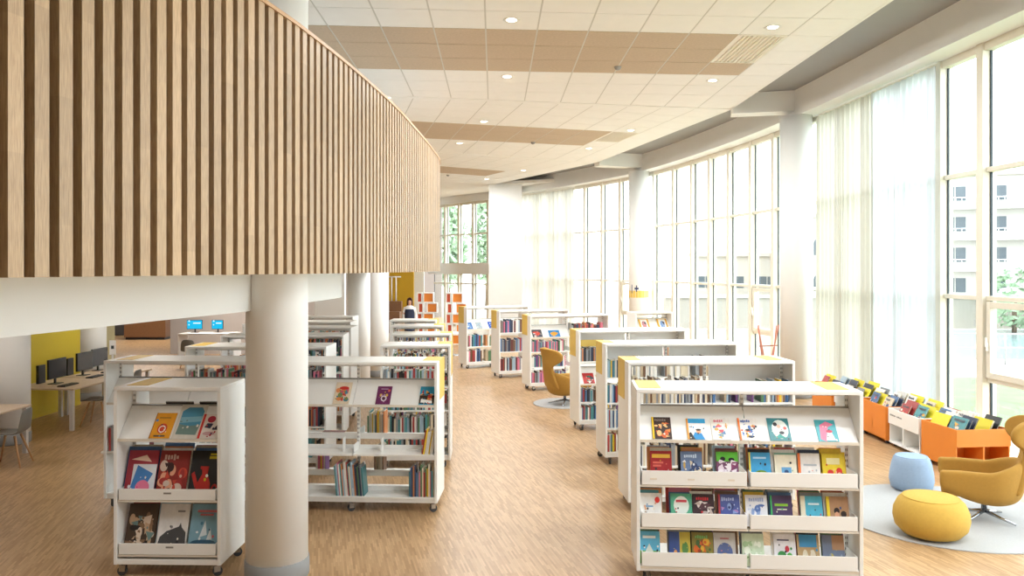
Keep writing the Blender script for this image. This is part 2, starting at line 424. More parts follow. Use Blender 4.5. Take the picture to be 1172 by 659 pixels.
# far wall around the end windows (continues the glazing line)
pe, ne, de = g_at_y(37.0)
w = MB()
def seg(y0, y1, z0, z1, t0=-.1, t1=.25):
    a, n, d = g_at_y(y0); b, n2_, d2 = g_at_y(y1)
    w.prism([a + n * t0, b + n2_ * t0, b + n2_ * t1, a + n * t1], z0, z1)
seg(35.6, 40.6, 2.55, 3.1); seg(35.6, 40.6, 6.05, HT); seg(35.4, 36.0, 0, HT)
struct(w.build('wall_end', M['wall']), 'white spandrel and lintel around the end windows')
pr = MB(); pr.box(-.98, .42, 33.3, 34.2, 0, ZC); struct(pr.build('wall_pier', M['wall']), 'broad white pier at the far end of the glazing')
w = MB(); w.box(-6.4, -4.25, 38.0, 38.2, 0, HT); struct(w.build('wall_far_white', M['wall']), 'white far wall beside the end window')
w = MB(); w.box(-7.5, -4.55, 36.4, 36.6, 0, HT); struct(w.build('wall_far_yellow', M['ochre_wall']), 'ochre yellow far wall behind the wooden steps')

# glazing bays
def bay(i, y0, y1, sash=False, hi=HB, lo=.1, tz=(2.37, 4.27)):
    a, na, da = g_at_y(y0); b, nb_, db = g_at_y(y1)
    L = (b - a).length; ang = math.atan2(b.y - a.y, b.x - a.x)
    r = bpy.data.objects.new('window_%d' % i, None); col.objects.link(r); r.location = (a.x, a.y, 0); r.rotation_euler = (0, 0, ang); r['kind'] = 'structure'
    f = MB(); f.box(-.075, .075, -.09, .13, lo, hi)                  # mullion (local +y is indoors)
    if hi > 6: f.box(.075, L - .075, -.05, .1, hi - .12, hi)
    for z in tz: f.box(.075, L - .075, -.05, .07, z - .035, z + .035)
    bevel(f.build('mullion_frame', M['cream'], r), .006)
    g = MB(); g.box(L - .098, L - .075, -.012, .014, lo, hi); g.build('gasket', M['gasket'], r)
    p = MB(); p.box(.075, L - .092, -.006, .0, lo, hi - .1 if hi > 6 else hi); p.build('pane', M['glass'], r)
    if sash:
        s = MB(); z0, z1 = 1.2, 2.32
        s.box(.08, .17, .0, .1, z0, z1); s.box(L - .2, L - .11, .0, .1, z0, z1); s.box(.17, L - .2, .0, .1, z0, z0 + .09); s.box(.17, L - .2, .0, .1, z1 - .09, z1)
        s.box(.075, L - .1, .0, .07, z0 - .07, z0)
        so = bevel(s.build('sash', M['cream'], r), .006)
        h = MB(); h.box(L - .17, L - .14, .1, .125, 1.6, 1.72); h.box(L - .17, L - .145, .125, .145, 1.66, 1.8); h.build('handle', M['white'], so)
ysm = [4.1, 5.2, 6.3, 7.4, 8.5, 9.55, 10.62, 11.7, 12.75, 13.8, 14.9, 15.95, 17.04, 18.2, 19.36, 20.6, 21.9, 23.1, 24.3, 25.6, 27.0, 28.1, 29.2, 30.3, 31.35, 32.3, 33.2, 34.1, 35.3]
for i in range(len(ysm) - 1): bay(i + 1, ysm[i], ysm[i + 1], sash=i in (6, 14, 21, 4))
ye = [36.0, 36.9, 37.8, 38.7, 39.6, 40.5]
for i in range(len(ye) - 1):
    bay(41 + i, ye[i], ye[i + 1], hi=6.05, lo=3.1, tz=(4.5,)); bay(51 + i, ye[i], ye[i + 1], hi=2.55, lo=.1, tz=(2.1,))

# columns
def column(x, y, r, z1, lab, band=False):
    o = empty('round_column', (x, y, 0), 0, lab, 'column', 'white round columns')
    MB().lathe([(r, 0), (r, z1)], 64).build('shaft', M['wall'], o)
    MB().lathe([(r + .004, 0), (r + .012, .02), (r + .012, .165), (r + .002, .17)], 64).build('base_ring', M['ring'], o)
    if band:
        b = MB(); s = 20
        def arc(t0, t1, z0, z1, mi):
            for k in range(s):
                a, c_ = t0 + (t1 - t0) * k / s, t0 + (t1 - t0) * (k + 1) / s; rr = r + .004
                b.quad((rr * math.cos(a), rr * math.sin(a), z0), (rr * math.cos(c_), rr * math.sin(c_), z0), (rr * math.cos(c_), rr * math.sin(c_), z1), (rr * math.cos(a), rr * math.sin(a), z1), mi)
        arc(-PI, PI, 1.83, 2.07, 0)
        a0 = -PI / 2 - .17
        arc(-PI * .62 - .05, -PI * .62 + .06, 2.03, 2.25, 1); arc(-PI * .62 - .2, -PI * .62 + .21, 2.11, 2.17, 1)
        arc(-PI * .78 - .04, -PI * .78 + .04, 1.98, 2.27, 1)
        b.build('painted_band', [M['yellow_card'], mat('navy_paint', '#2b3a63', .6)], o)
    return o
column(-2.15, 7.2, .275, ZC, 'thick white round column beside the near left bookcase')
column(6.25, 17.3, .34, HB, 'tall white round column between the near and middle windows')
column(4.36, 27.05, .345, HB, 'white round window column with a painted yellow band', True)
column(-8.12, 12.7, .3, 2.76, 'white round column behind the near computer table at left edge')
column(-9.1, 17.0, .3, 2.76, 'white round column at the end of the yellow wall')
column(-3.7, 19.0, .27, 2.76, 'front one of the two white columns standing together under balcony')
column(-3.5, 20.6, .27, 2.76, 'rear one of the two white columns standing together under balcony')

# ---------------------------------------------------------------- balcony
WP = [(-3.6, -1.2), (-2.95, 1.2), (-2.31, 3.55), (-1.87, 5.79), (-1.72, 6.74), (-1.575, 8.08), (-1.46, 9.6), (-1.405, 11.07), (-1.36, 12.8), (-1.39, 14.55), (-1.75, 16.3), (-2.6, 17.9), (-4.0, 19.2), (-6, 20)]
def cr(P, t):
    i = max(0, min(len(P) - 2, int(t))); u = t - i
    p = [Vector(P[max(0, min(len(P) - 1, i + k))]) for k in (-1, 0, 1, 2)]
    return .5 * ((2 * p[1]) + (p[2] - p[0]) * u + (2 * p[0] - 5 * p[1] + 4 * p[2] - p[3]) * u * u + (3 * p[1] - p[0] - 3 * p[2] + p[3]) * u ** 3)
wl = [cr(WP, k / 20) for k in range(20 * (len(WP) - 1) + 1)]
cum = [0]
for a, b in zip(wl, wl[1:]): cum.append(cum[-1] + (b - a).length)
def wat(s):
    import bisect
    i = max(0, min(len(wl) - 2, bisect.bisect(cum, s) - 1)); u = (s - cum[i]) / (cum[i + 1] - cum[i]); d = (wl[i + 1] - wl[i]).normalized()
    return wl[i].lerp(wl[i + 1], u), d, Vector((d.y, -d.x))       # outward normal (+X side)
ZB, ZR = 2.762, 4.78
bal = empty('slatted_balustrade', (-1.9, 5.5, ZB), 0, 'curved balcony front of upright oak slats above the bookcases', 'balustrade')
OFF = Vector((-1.9, 5.5))
s0 = MB(); s = .1
while s < cum[-1] - .1:
    p, d, n = wat(s); p = p - OFF; wdt = .086
    s0.prism([p - d * wdt / 2, p - d * wdt / 2 + n * .056, p + d * wdt / 2 + n * .056, p + d * wdt / 2][::-1] if False else [p - d * wdt / 2, p - d * wdt / 2 + n * .056, p + d * wdt / 2 + n * .056, p + d * wdt / 2], .0, ZR - ZB - .03)
    s += .147
s0.build('slat_panel', M['slat'], bal)
def ribbon(step, t0, t1, z0, z1):
    mb = MB(); rows = []; s = 0
    while s < cum[-1]:
        p, d, n = wat(s); p = p - OFF; a = p + n * t0; b = p + n * t1
        rows.append([(a.x, a.y, z0), (b.x, b.y, z0), (b.x, b.y, z1), (a.x, a.y, z1), (a.x, a.y, z0)]); s += step
    mb.grid(rows); mb.sm = [False] * len(mb.sm); return mb
ribbon(.2, -.02, 0, .0, ZR - ZB - .03).build('backing', M['slatback'], bal)
ribbon(.2, -.09, .066, ZR - ZB - .03, ZR - ZB).build('top_rail', M['oak'], bal)
# slab, soffit strip and beam
edge = [wat(k * cum[-1] / 60) for k in range(61)]
sl = MB(); sl.prism([(p - n * .021) for p, d, n in edge] + [Vector((-21.8, 20)), Vector((-21.8, -1.2))], ZB + .0, ZB + .05)
struct(sl.build('trim_5', M['wall']), 'white soffit under the balcony')
sl = MB(); sl.prism([(p - n * .1) for p, d, n in edge] + [Vector((-21.8, 20)), Vector((-21.8, -1.2))], ZB + .05, ZB + .35)
struct(sl.build('trim_6', M['wall']), 'balcony floor slab')
BP = [(-3.3, 1.0), (-2.76, 4.2), (-2.54, 5.64), (-2.32, 6.93), (-2.28, 8.63), (-2.25, 10.3), (-2.5, 11.2), (-2.9, 12.2)]
bl = [cr(BP, k / 8) for k in range(8 * (len(BP) - 1) + 1)]
b = MB(); rows = []
for i, p in enumerate(bl):
    d = (bl[min(i + 1, len(bl) - 1)] - bl[max(0, i - 1)]).normalized(); q = p - Vector((d.y, -d.x)) * .4
    rows.append([(p.x, p.y, 2.43), (p.x, p.y, ZB), (q.x, q.y, ZB), (q.x, q.y, 2.43), (p.x, p.y, 2.43)])
b.grid(rows); b.sm = [False] * len(b.sm); b.poly(rows[-1][:4]); b.poly(rows[0][:4][::-1])
struct(b.build('trim_7', M['wall']), 'white downstand beam below the balcony')

# ---------------------------------------------------------------- books
def unit_book():                              # x thickness, y spine(0)->fore edge(1), z height
    mb = MB(); e = .09
    mb.box(-.5, -.5 + e, 0, 1, 0, 1); mb.box(.5 - e, .5, 0, 1, 0, 1); mb.box(-.5 + e, .5 - e, 0, .02, 0, 1)
    mb.box(-.5 + e, .5 - e, .02, .975, .012, .985, 1)
    return mb.mesh('book', [M['book'], M['paper']])
BOOK = unit_book()
COLN = {'red': '#a8403e', 'dark red': '#6e3234', 'blue': '#4a6f9c', 'navy': '#323c54', 'pale blue': '#9fb6c6', 'teal': '#4a8a90', 'green': '#567d5a', 'pale green': '#a9c6a0', 'yellow': '#e3bf35', 'orange': '#cf8450',
        'white': '#e6e3dc', 'cream': '#d8ccb2', 'black': '#26262a', 'grey': '#8a8d90', 'brown': '#73543f', 'purple': '#6b4275', 'pink': '#d77b93', 'beige': '#bda98c'}
PAL = ['grey', 'white', 'beige', 'red', 'blue', 'white', 'black', 'grey', 'teal', 'navy', 'white', 'cream', 'pale blue', 'green', 'orange', 'yellow', 'dark red', 'pink', 'purple', 'brown', 'beige', 'white', 'blue']
nbook = [0]
used = {}
def uniq(lab):
    if lab in used:
        used[lab] += 1; print('DUP', lab)
    used[lab] = 1; return lab
later = []
def book(mw, cname, dims, label, group, name='book', rgb=None, now=True, vis=None):
    if not now: later.append((mw, cname, dims, label, group, name, rgb, vis)); return None
    o = bpy.data.objects.new(name, BOOK); col.objects.link(o)
    o.matrix_world = mw @ Matrix.Diagonal((dims[0], dims[1], dims[2], 1))
    c = lin(rgb or COLN[cname]); j = 1 if rgb else R.uniform(.8, 1.2)
    o.color = tuple(min(1, v * j) for v in c[:3]) + (1,)
    tag(o, uniq(label), 'book', group); nbook[0] += 1
    return o
label_seed = []
def art(o, shapes, back='white'):             # printed picture on the cover, as a part of the book
    mb = MB(); cols = []; lay = 0
    q = random.Random(len(label_seed)); label_seed.append(1); cc = [s_[0] for s_ in shapes]
    shapes = list(shapes)
    for k in range(7):
        cx, cy, e = q.uniform(.15, .9), q.uniform(.06, .7), q.uniform(.015, .05)
        shapes.append((q.choice(cc + ['#e8e2d6', '#2c2c34']), 'e', cx, cy, e, e * q.uniform(.5, 1.1)))
    for s in shapes:
        c = s[0]
        if c not in cols: cols.append(c)
        mi = cols.index(c); x = .5 + .05 + lay * .02; lay += 1
        if s[1] == 'r': a, b_, c2, d = s[2:6]; pts = [(a, b_), (c2, b_), (c2, d), (a, d)]
        elif s[1] == 'e': cx, cy, rx, ry = s[2:6]; pts = [(cx + rx * math.cos(t * PI / 8), cy + ry * math.sin(t * PI / 8)) for t in range(16)]
        else: pts = s[2]
        mb.poly([(x, min(1, max(0, p[0])), min(1, max(0, p[1]))) for p in pts], mi)
    return mb.build('cover_picture', [pm(c) for c in cols], o)

def face(mw, x, y, z, w, h, t, tilt):         # matrix and size of a book standing face out (cover towards local -y)
    return mw @ TR(x - w / 2, y, z) @ RX(-rad(tilt)) @ RZ(-PI / 2), (t, w, h)

def busy(cols, seed, n=9, title=None, spine=None):
    q = random.Random(seed); out = []
    for k in range(int(n * 1.6)):
        c = q.choice(cols); cx, cy = q.uniform(.15, .85), q.uniform(.1, .72); rx, ry = q.uniform(.04, .17), q.uniform(.03, .13)
        if q.random() < .5: out.append((c, 'e', cx, cy, rx, ry))
        else:
            a = q.uniform(0, 6); out.append((c, 'p', [(cx + rx * math.cos(a + k2 * 2.1 + q.uniform(-.3, .3)) * 1.3, cy + ry * math.sin(a + k2 * 2.1) * 1.3) for k2 in range(3)]))
    if title:
        for k in range(q.choice([5, 6, 7])):
            x0 = .16 + k * .1; out.append((title, 'r', x0, .8 + q.uniform(-.015, .015), x0 + .07, .9 + q.uniform(-.02, .02)))
    if spine: out.append((spine, 'r', 0, 0, .1, 1))
    return out

# ---------------------------------------------------------------- mobile bookcases
W, D, HS, HC = .982, .609, 1.73, .115
T = .032
def castor_mesh():
    r = bpy.data.objects.new('castor', None)
    return r
def make_castor(root, x, y, rot):
    mb = MB(); mb.lathe([(.03, HC - .012), (.03, HC)], 12, 0, (x, y, 0)); mx = TR(x, y, 0) @ RZ(rot)
    mb.box(-.024, -.018, -.005, .05, .04, HC - .012, 0, mx); mb.box(.018, .024, -.005, .05, .04, HC - .012, 0, mx); mb.box(-.024, .024, -.012, .03, HC - .02, HC - .012, 0, mx)
    o = mb.build('castor', M['steel'], root)
    w_ = MB(); p = mx @ Vector((-.017, .028, .042)); q = mx @ Vector((.017, .028, .042)); w_.tube([p, q], .042, 18)
    w_.build('wheel', M['rubber'], o)

def bookcase(nb, X, Y, deg, label, levels, lab_ends=('L',), tilted=(True,), castors=True, toppatch=()):
    """levels: list of (kind, z, bays, side); kinds: tray, shelf, tilt"""
    root = empty('mobile_bookcase', (X, Y, 0), rad(deg), label, 'bookcase', 'white mobile bookcases')
    Lx = nb * W
    for x0, x1 in ((0, T), (Lx - T, Lx)):
        mb = MB(); mb.box(x0, x1, 0, D, HC, HS - T); bevel(mb.build('end_panel', M['shelf'], root), .004)
    mb = MB(); mb.box(0, Lx, 0, D, HS - T, HS); bevel(mb.build('top_panel', M['shelf'], root), .004)
    mb = MB(); mb.box(T, Lx - T, .01, D - .01, HC, HC + .05); bevel(mb.build('base_panel', M['shelf'], root), .003)
    for k in range(nb + 1):                    # perforated uprights
        xc = min(max(k * W, T + .016), Lx - T - .016); mb = MB()
        mb.box(xc - .016, xc + .016, D / 2 - .02, D / 2 + .02, HC + .05, HS - T)
        for j in range(30):
            z = .2 + j * .05
            for s_, yy in ((1, D / 2 - .0205), (-1, D / 2 + .0205)):
                for dx in (-.007, .007): mb.quad((xc + dx - .003, yy, z), (xc + dx + .003, yy, z), (xc + dx + .003, yy, z + .022), (xc + dx - .003, yy, z + .022), 1)
        mb.build('upright', [M['shelf'], M['slot']], root)
    ct = MB(); ct.box(T, Lx - T, D / 2 - .012, D / 2 + .012, HS - T - .05, HS - T); ct.build('top_rail', M['shelf'], root)
    for kind, z, bays, side in levels:
        for bay_ in bays:
            x0 = bay_ * W + (T + .004 if bay_ == 0 else .004); x1 = (bay_ + 1) * W - (T + .004 if bay_ == nb - 1 else .004)
            sy = (lambda y: y) if side == 'F' else (lambda y: D - y)
            def bx(mb, a, b_, c2, d, e, f, mi=0):
                y0, y1 = sorted((sy(c2), sy(d))); mb.box(a, b_, y0, y1, e, f, mi)
            mb = MB()
            if kind == 'tilt':
                # sloping display panel: lip low at the front, high at the middle
                a = [(0.012, z), (.262, z + .27), (.275, z + .262), (.025, z - .012)]
                i0 = len(mb.v)
                for xx in (x0, x1):
                    for (yy, zz) in a: mb.v.append((xx, sy(yy), zz))
                for q in ((0, 1, 2, 3), (7, 6, 5, 4), (0, 4, 5, 1), (1, 5, 6, 2), (2, 6, 7, 3), (3, 7, 4, 0)):
                    mb.f.append(tuple(i0 + k for k in q)); mb.m.append(0); mb.sm.append(False)
                bx(mb, x0, x1, .0, .012, z - .012, z + .014, 1)
                bx(mb, x0, x1, .265, .285, z + .255, z + .285, 2)
                mb.build('tilted_shelf', [M['shelf'], M['shelf_edge'], M['alu']], root)
            elif kind in ('tray', 'lowtray'):
                lh = .125 if kind == 'tray' else .1
                bx(mb, x0 + .012, x1 - .012, .0, .012, z, z + lh); bx(mb, x0 + .012, x1 - .012, .012, .27, z, z + .008)
                bx(mb, x0 + .012, x0 + .02, .012, .27, z, z + lh); bx(mb, x1 - .02, x1 - .012, .012, .27, z, z + lh)
                bx(mb, x0, x1, .004, .27, z - .022, z - .004, 1)
                o = bevel(mb.build('pull_out_tray', [M['shelf'], M['shelf_edge']], root), .002)
            else:
                bx(mb, x0, x1, .0, .285, z - .022, z); bx(mb, x0, x1, .275, .285, z, z + .05)
                bx(mb, x0, x0 + .004, .03, .28, z, z + .09); bx(mb, x1 - .004, x1, .03, .28, z, z + .09)
                bevel(mb.build('shelf', M['shelf'], root), .002)
    for e in lab_ends:
        mb = MB(); s_ = 0 if e == 'L' else Lx; sg = -1 if e == 'L' else 1
        xa, xb = sorted((s_, s_ + sg * .003)); mb.box(xa, xb, .2, D - .01, HS - .46, HS + .003)
        xa, xb = sorted((s_, s_ - sg * .2)); mb.box(xa, xb, .2, D - .01, HS, HS + .003)
        mb.build('end_sign', M['yellow_card'], root)
    for x0 in toppatch:
        mb = MB(); mb.box(x0, x0 + .2, .1, D - .02, HS, HS + .003); mb.build('top_label', M['yellow_card'], root)
    if castors:
        xs = [.08, Lx - .08] + ([Lx / 2] if nb > 1 and nb < 4 else []) + ([W, 2 * W, 3 * W] if nb == 4 else [])
        for x in xs:
            for y in (.06, D - .06): make_castor(root, x, y, R.uniform(-2, 2))
    mw = TR(X, Y, 0) @ RZ(rad(deg))
    return root, mw

ORD = ['first', 'second', 'third', 'fourth', 'fifth', 'sixth', 'seventh', 'eighth', 'ninth', 'tenth', 'eleventh', 'twelfth', 'thirteenth', 'fourteenth', 'fifteenth', 'sixteenth', 'seventeenth', 'eighteenth', 'nineteenth', 'twentieth', '21st', '22nd', '23rd', '24th', '25th', '26th', '27th', '28th', '29th', '30th', '31st', '32nd', '33rd', '34th', '35th', '36th', '37th', '38th', '39th', '40th']
stuff = MB(); scols = list(COLN)
def row(mw, x0, x1, z, side, where, group, hmin=.2, hmax=.27, lean=0, pal=None, solidf=True, tmin=.012, tmax=.03, gaps=0.0):
    """a row of books with their spines outwards; where=None collects them into the uncounted mass"""
    x = x0; k = 0; pal = pal or PAL
    while True:
        t = R.uniform(tmin, tmax)
        if x + t > x1: break
        if R.random() < gaps: x += R.uniform(.05, .12)
        if x + t > x1: break
        h = R.uniform(hmin, hmax); d = R.uniform(.15, .2); c = R.choice(pal); inset = R.uniform(.02, .04)
        lm = rad(lean) if lean else 0
        if side == 'F': m = mw @ TR(x + t / 2, inset, z) @ Matrix.Rotation(lm, 4, 'Y')
        else: m = mw @ TR(x + t / 2, D - inset, z) @ RZ(PI)
        if where is None:
            mm = m @ Matrix.Diagonal((t, d, h, 1))
            stuff.box(-.5, .5, 0, 1, 0, 1, scols.index(c), mm)
            stuff.box(-.4, .4, .02, .98, .99, 1.004, len(scols), mm)
        else:
            book(m, c, (t * .97, d, h), now=False, vis=t * h, group=group, label='%s book, %s from the left, %s' % (c, ORD[k], where))
        x += t + .0008 + (h * math.sin(lm) * .02 if lean else 0); k += 1

# --- nearest right bookcase
R7, m7 = bookcase(2, 1.108, 6.998, -4.0, 'white mobile bookcase nearest on the right, three tiers of picture books',
                  [('tilt', 1.272, (0, 1), 'F'), ('tray', .885, (0, 1), 'F'), ('tray', .51, (0, 1), 'F'), ('tray', .16, (0, 1), 'F'), ('shelf', 1.2, (), 'B')], lab_ends=(), toppatch=(.03, 2 * W - .28))
lx7 = lambda px: (px - 727) / 262.0 * 2 * W
# labels on the top tray
tb = MB()
for x in (.15, .48, .83): tb.box(x - .03, x + .03, -.0015, 0, .93, .945)
tb.build('tray_label', M['shelf_edge'], R7)
disp7 = [(758, .155, .2, 'brown', '#3a2622', busy(['#d9622c', '#e68a3a', '#8c3020', '#f0c080'], 3, 8, '#8a7a70', '#f2c71f'), 'dark brown picture book with orange figure and yellow spine'),
         (799, .155, .19, 'white', '#eef0f0', [('#2da3dc', 'r', .1, .78, 1, 1), ('#1f8fd0', 'p', [(.2, 0), (.9, 0), (.75, .3), (.4, .35)]), ('#22262c', 'p', [(.1, 0), (.4, 0), (.2, .35), (.1, .3)]), ('#e5a87a', 'e', .6, .38, .13, .1), ('#3c2a20', 'e', .6, .46, .14, .05), ('#eda23c', 'r', 0, 0, .1, 1)], 'white picture book with blue title band and orange spine'),
         (828, .15, .2, 'white', '#efece4', busy(['#6a90b8', '#e0b058', '#d85a66', '#a0c0a0'], 8, 7, '#e0788a'), 'white picture book with a thin pink title'),
         (860, .155, .2, 'white', '#f0ece6', busy(['#e8702e', '#3f74b8', '#d84a40', '#e8b04a', '#222'.replace('#222', '#222222')], 11, 9, '#2f62b0', '#ef7a24'), 'white picture book with blue title and orange spine'),
         (896, .17, .205, 'teal', '#2c7f86', [('#e8efe8', 'e', .55, .5, .38, .42), ('#2a2a30', 'e', .35, .72, .1, .09), ('#d85a50', 'e', .78, .55, .08, .07), ('#2b9a90', 'p', [(.2, .1), (.8, .1), (.5, .3)]), ('#272a34', 'e', .6, .35, .12, .07), ('#e9b39a', 'e', .5, .62, .09, .08)], 'teal bordered picture book with a pale centre'),
         (951, .16, .195, 'teal', '#3fa5b0', [('#e37a98', 'p', [(.12, .1), (.2, .75), (.55, .92), (.9, .78), (.6, .66), (.45, .3), (.4, 0)]), ('#f3ece8', 'p', [(.38, .05), (.85, .05), (.72, .42), (.52, .42)]), ('#cc3b52', 'e', .62, .46, .16, .07)], 'teal picture book with a pink shape')]
for px, w_, h_, cn, rgb, sh, lab in disp7:
    m, d = face(m7, lx7(px), .022, 1.285, w_ * 1.1, h_ * 1.13, .012, 43)
    art(book(m, cn, d, lab + ' on the nearest right bookcase', 'picture books displayed on tilted shelves', 'picture_book', rgb), sh)

def stack(mw, xc, y0, z, w, h, n, where, group, rgb, sh, lab, seed, tilt=16, dy=.026, dz=.004):
    q = random.Random(seed); y = y0
    m, d = face(mw, xc, y, z, w, h, .012, tilt); o = book(m, 'white', d, lab, group, 'picture_book', rgb); art(o, sh)
    for k in range(1, n):
        y += dy * q.uniform(.7, 1.2); w2 = w * q.uniform(.92, 1.12); h2 = h * q.uniform(1.0, 1.08) + .007 * k
        m, d = face(mw, xc + q.uniform(-.022, .014), y, z, w2, h2, .011, tilt)
        cn = q.choice(PAL)
        book(m, cn, d, '%s book, %s from front, %s' % (cn, ORD[k], where), group, 'picture_book', now=False, vis=.025 * h + .02 * w / (1 + k * .5))
def trays(mw, lx, spec, z, tray, case, n, seed, hh=.275, ww=.19, y0=.035, **kw):
    for i, (px, rgb, sh, lab) in enumerate(spec):
        stack(mw, lx(px), y0, z + .012, ww, hh, n, '%s pile of %s tray, %s' % (ORD[i], tray, case), 'picture books standing in trays of ' + case, rgb, sh, '%s, %s tray, %s' % (lab, tray, case), seed * 100 + i, **kw)
T1 = [(757, '#a3242a', [('#e3b23c', 'r', .08, .78, .92, .9), ('#d86a58', 'r', .12, .5, .5, .56), ('#d86a58', 'r', .12, .6, .6, .66), ('#c9922f', 'p', [(.1, .0), (.9, .0), (.7, .25), (.3, .3)])], 'red picture book with yellow title'),
      (793, '#6d83a8', busy(['#dfe3ea', '#33466e', '#c9a55a', '#a84a60', '#e6d9c0'], 21, 14, '#cfe0f2'), 'grey blue crowded picture book'),
      (835, '#7a4a6c', [('#5fbf3a', 'r', 0, .7, 1, 1), ('#111111', 'e', .3, .78, .12, .07), ('#111111', 'e', .7, .76, .14, .06)] + busy(['#e5d5df', '#f0e8ee', '#8b3f6a'], 25, 16), 'green topped purple picture book'),
      (873, '#3f9ed2', [('#7a9d3a', 'e', .55, .25, .35, .2), ('#3a2a1c', 'e', .45, .3, .1, .1), ('#5a3a20', 'e', .7, .28, .1, .09), ('#b8d8ee', 'r', .2, .8, .8, .86), ('#e8d23c', 'r', 0, 0, .08, 1)], 'sky blue picture book with bushes'),
      (903, '#e9e2cc', [('#6aa2cc', 'r', .3, .25, .75, .55), ('#2d4f7c', 'e', .52, .4, .1, .07), ('#7fae9b', 'r', 0, .94, 1, 1)], 'cream picture book with small blue square'),
      (930, '#e7e3df', [('#e2702c', 'r', 0, 0, .12, 1), ('#c95a58', 'e', .55, .12, .12, .1), ('#cf5a50', 'e', .82, .13, .1, .1), ('#b0b6bc', 'r', .25, .6, .85, .66)], 'white picture book with orange spine'),
      (958, '#e0c631', [('#cc2f2c', 'e', .35, .4, .14, .1), ('#cc2f2c', 'e', .75, .45, .14, .11), ('#e8b090', 'e', .35, .28, .1, .1), ('#e8b090', 'e', .75, .32, .1, .1), ('#3a6ab0', 'r', .5, 0, .9, .15), ('#efe7b0', 'r', .2, .66, .8, .86)], 'yellow picture book with two red heads')]
T2 = [(745, '#ecebe8', [('#d8342a', 'e', .8, .78, .12, .1), ('#3a2a22', 'e', .25, .3, .12, .1), ('#e2b08c', 'e', .25, .22, .1, .09), ('#79a8cc', 'r', .2, .55, .6, .6), ('#7fb6d8', 'p', [(.1, 0), (.9, 0), (.6, .12)])], 'white picture book with red heart'),
      (781, '#55ab8c', [('#e8efe8', 'e', .5, .62, .36, .3), ('#cc4450', 'r', .25, .72, .75, .8), ('#2a2a2a', 'e', .3, .1, .12, .1), ('#3a2a22', 'e', .72, .12, .12, .1)], 'mint green picture book'),
      (807, '#3a2830', busy(['#e8e0dc', '#a83a44', '#c8b8b0', '#5a3a44'], 33, 12, '#c8343a'), 'dark picture book with pale faces'),
      (837, '#5060a4', busy(['#8fa6d8', '#c9d4ee', '#39437c', '#b08ac0'], 34, 9, '#aab6de', '#a83a40'), 'violet blue picture book'),
      (869, '#e6e8ee', busy(['#8aa2cc', '#5a78b4', '#c8d2e6'], 35, 6, '#9fb2d8'), 'white picture book with blue drawing'),
      (898, '#4c3a60', [('#8fc93a', 'r', .2, .66, .8, .74), ('#d8dcc0', 'r', .3, .54, .75, .58), ('#d8a840', 'e', .5, .12, .25, .1), ('#3fb06a', 'r', 0, 0, .08, 1)], 'dark purple picture book with green title'),
      (933, '#4fb0cc', [('#e8e0c8', 'r', 0, .0, .22, 1), ('#cc5a7a', 'e', .7, .15, .22, .1), ('#d9eef4', 'r', .35, .72, .85, .78)], 'turquoise picture book'),
      (963, '#b08a68', [('#e8cf30', 'r', 0, 0, .14, 1), ('#2e2220', 'e', .45, .55, .13, .1), ('#2e2220', 'e', .75, .45, .13, .1), ('#d8a080', 'e', .45, .42, .1, .1), ('#4a5a8a', 'r', .3, 0, .9, .25)], 'brown picture book with two dark haired children')]
T3 = [(743, '#5fb3d6', [('#6fae4c', 'r', 0, .0, 1, .4), ('#d8dcd0', 'p', [(.3, .35), (.7, .35), (.5, .62)]), ('#c84a30', 'e', .7, .2, .2, .12), ('#eef4f4', 'r', .2, .78, .8, .86)], 'sky blue picture book with green field'),
      (779, '#3c5596', [('#c9b84a', 'r', .5, 0, 1, 1), ('#e0a060', 'e', .3, .35, .08, .1), ('#5a8a4a', 'e', .75, .5, .15, .2)], 'half blue half yellow picture book'),
      (806, '#8a7f3c', busy(['#d86a2c', '#e0b03a', '#a8402c', '#4a6a3a'], 43, 13, '#7fbf6a'), 'olive and orange crowded picture book'),
      (832, '#c6c3c0', [('#5a6a9a', 'e', .5, .4, .36, .3), ('#d8b03a', 'e', .5, .26, .24, .12), ('#c47a80', 'r', .3, .8, .7, .85)], 'grey picture book with a round picture'),
      (865, '#cfe0c6', busy(['#a8c89a', '#e8f0e0', '#8ab07a'], 45, 8), 'pale green picture book'),
      (902, '#e5e4ea', [('#3c8a4a', 'e', .35, .35, .2, .14), ('#c83a4a', 'e', .6, .55, .1, .1), ('#5fae5a', 'e', .7, .3, .14, .14), ('#3a3a6a', 'r', .15, .8, .7, .84)], 'white picture book with green figure'),
      (929, '#b59a70', [('#3f8fc0', 'r', .1, .62, .9, 1), ('#d9cfb8', 'e', .35, .3, .13, .25), ('#d9cfb8', 'e', .7, .3, .13, .25)], 'tan picture book with blue upper part'),
      (958, '#6c7890', [('#b08a6a', 'r', .45, .55, 1, 1), ('#c0b060', 'e', .4, .35, .1, .1), ('#8a96ac', 'r', .1, .05, .5, .15)], 'grey blue picture book with brown corner')]
trays(m7, lx7, T1, .885, 'top', 'nearest right bookcase', 4, 1)
trays(m7, lx7, T2, .51, 'middle', 'nearest right bookcase', 5, 2, hh=.27)
trays(m7, lx7, T3, .16, 'bottom', 'nearest right bookcase', 4, 3, hh=.275)

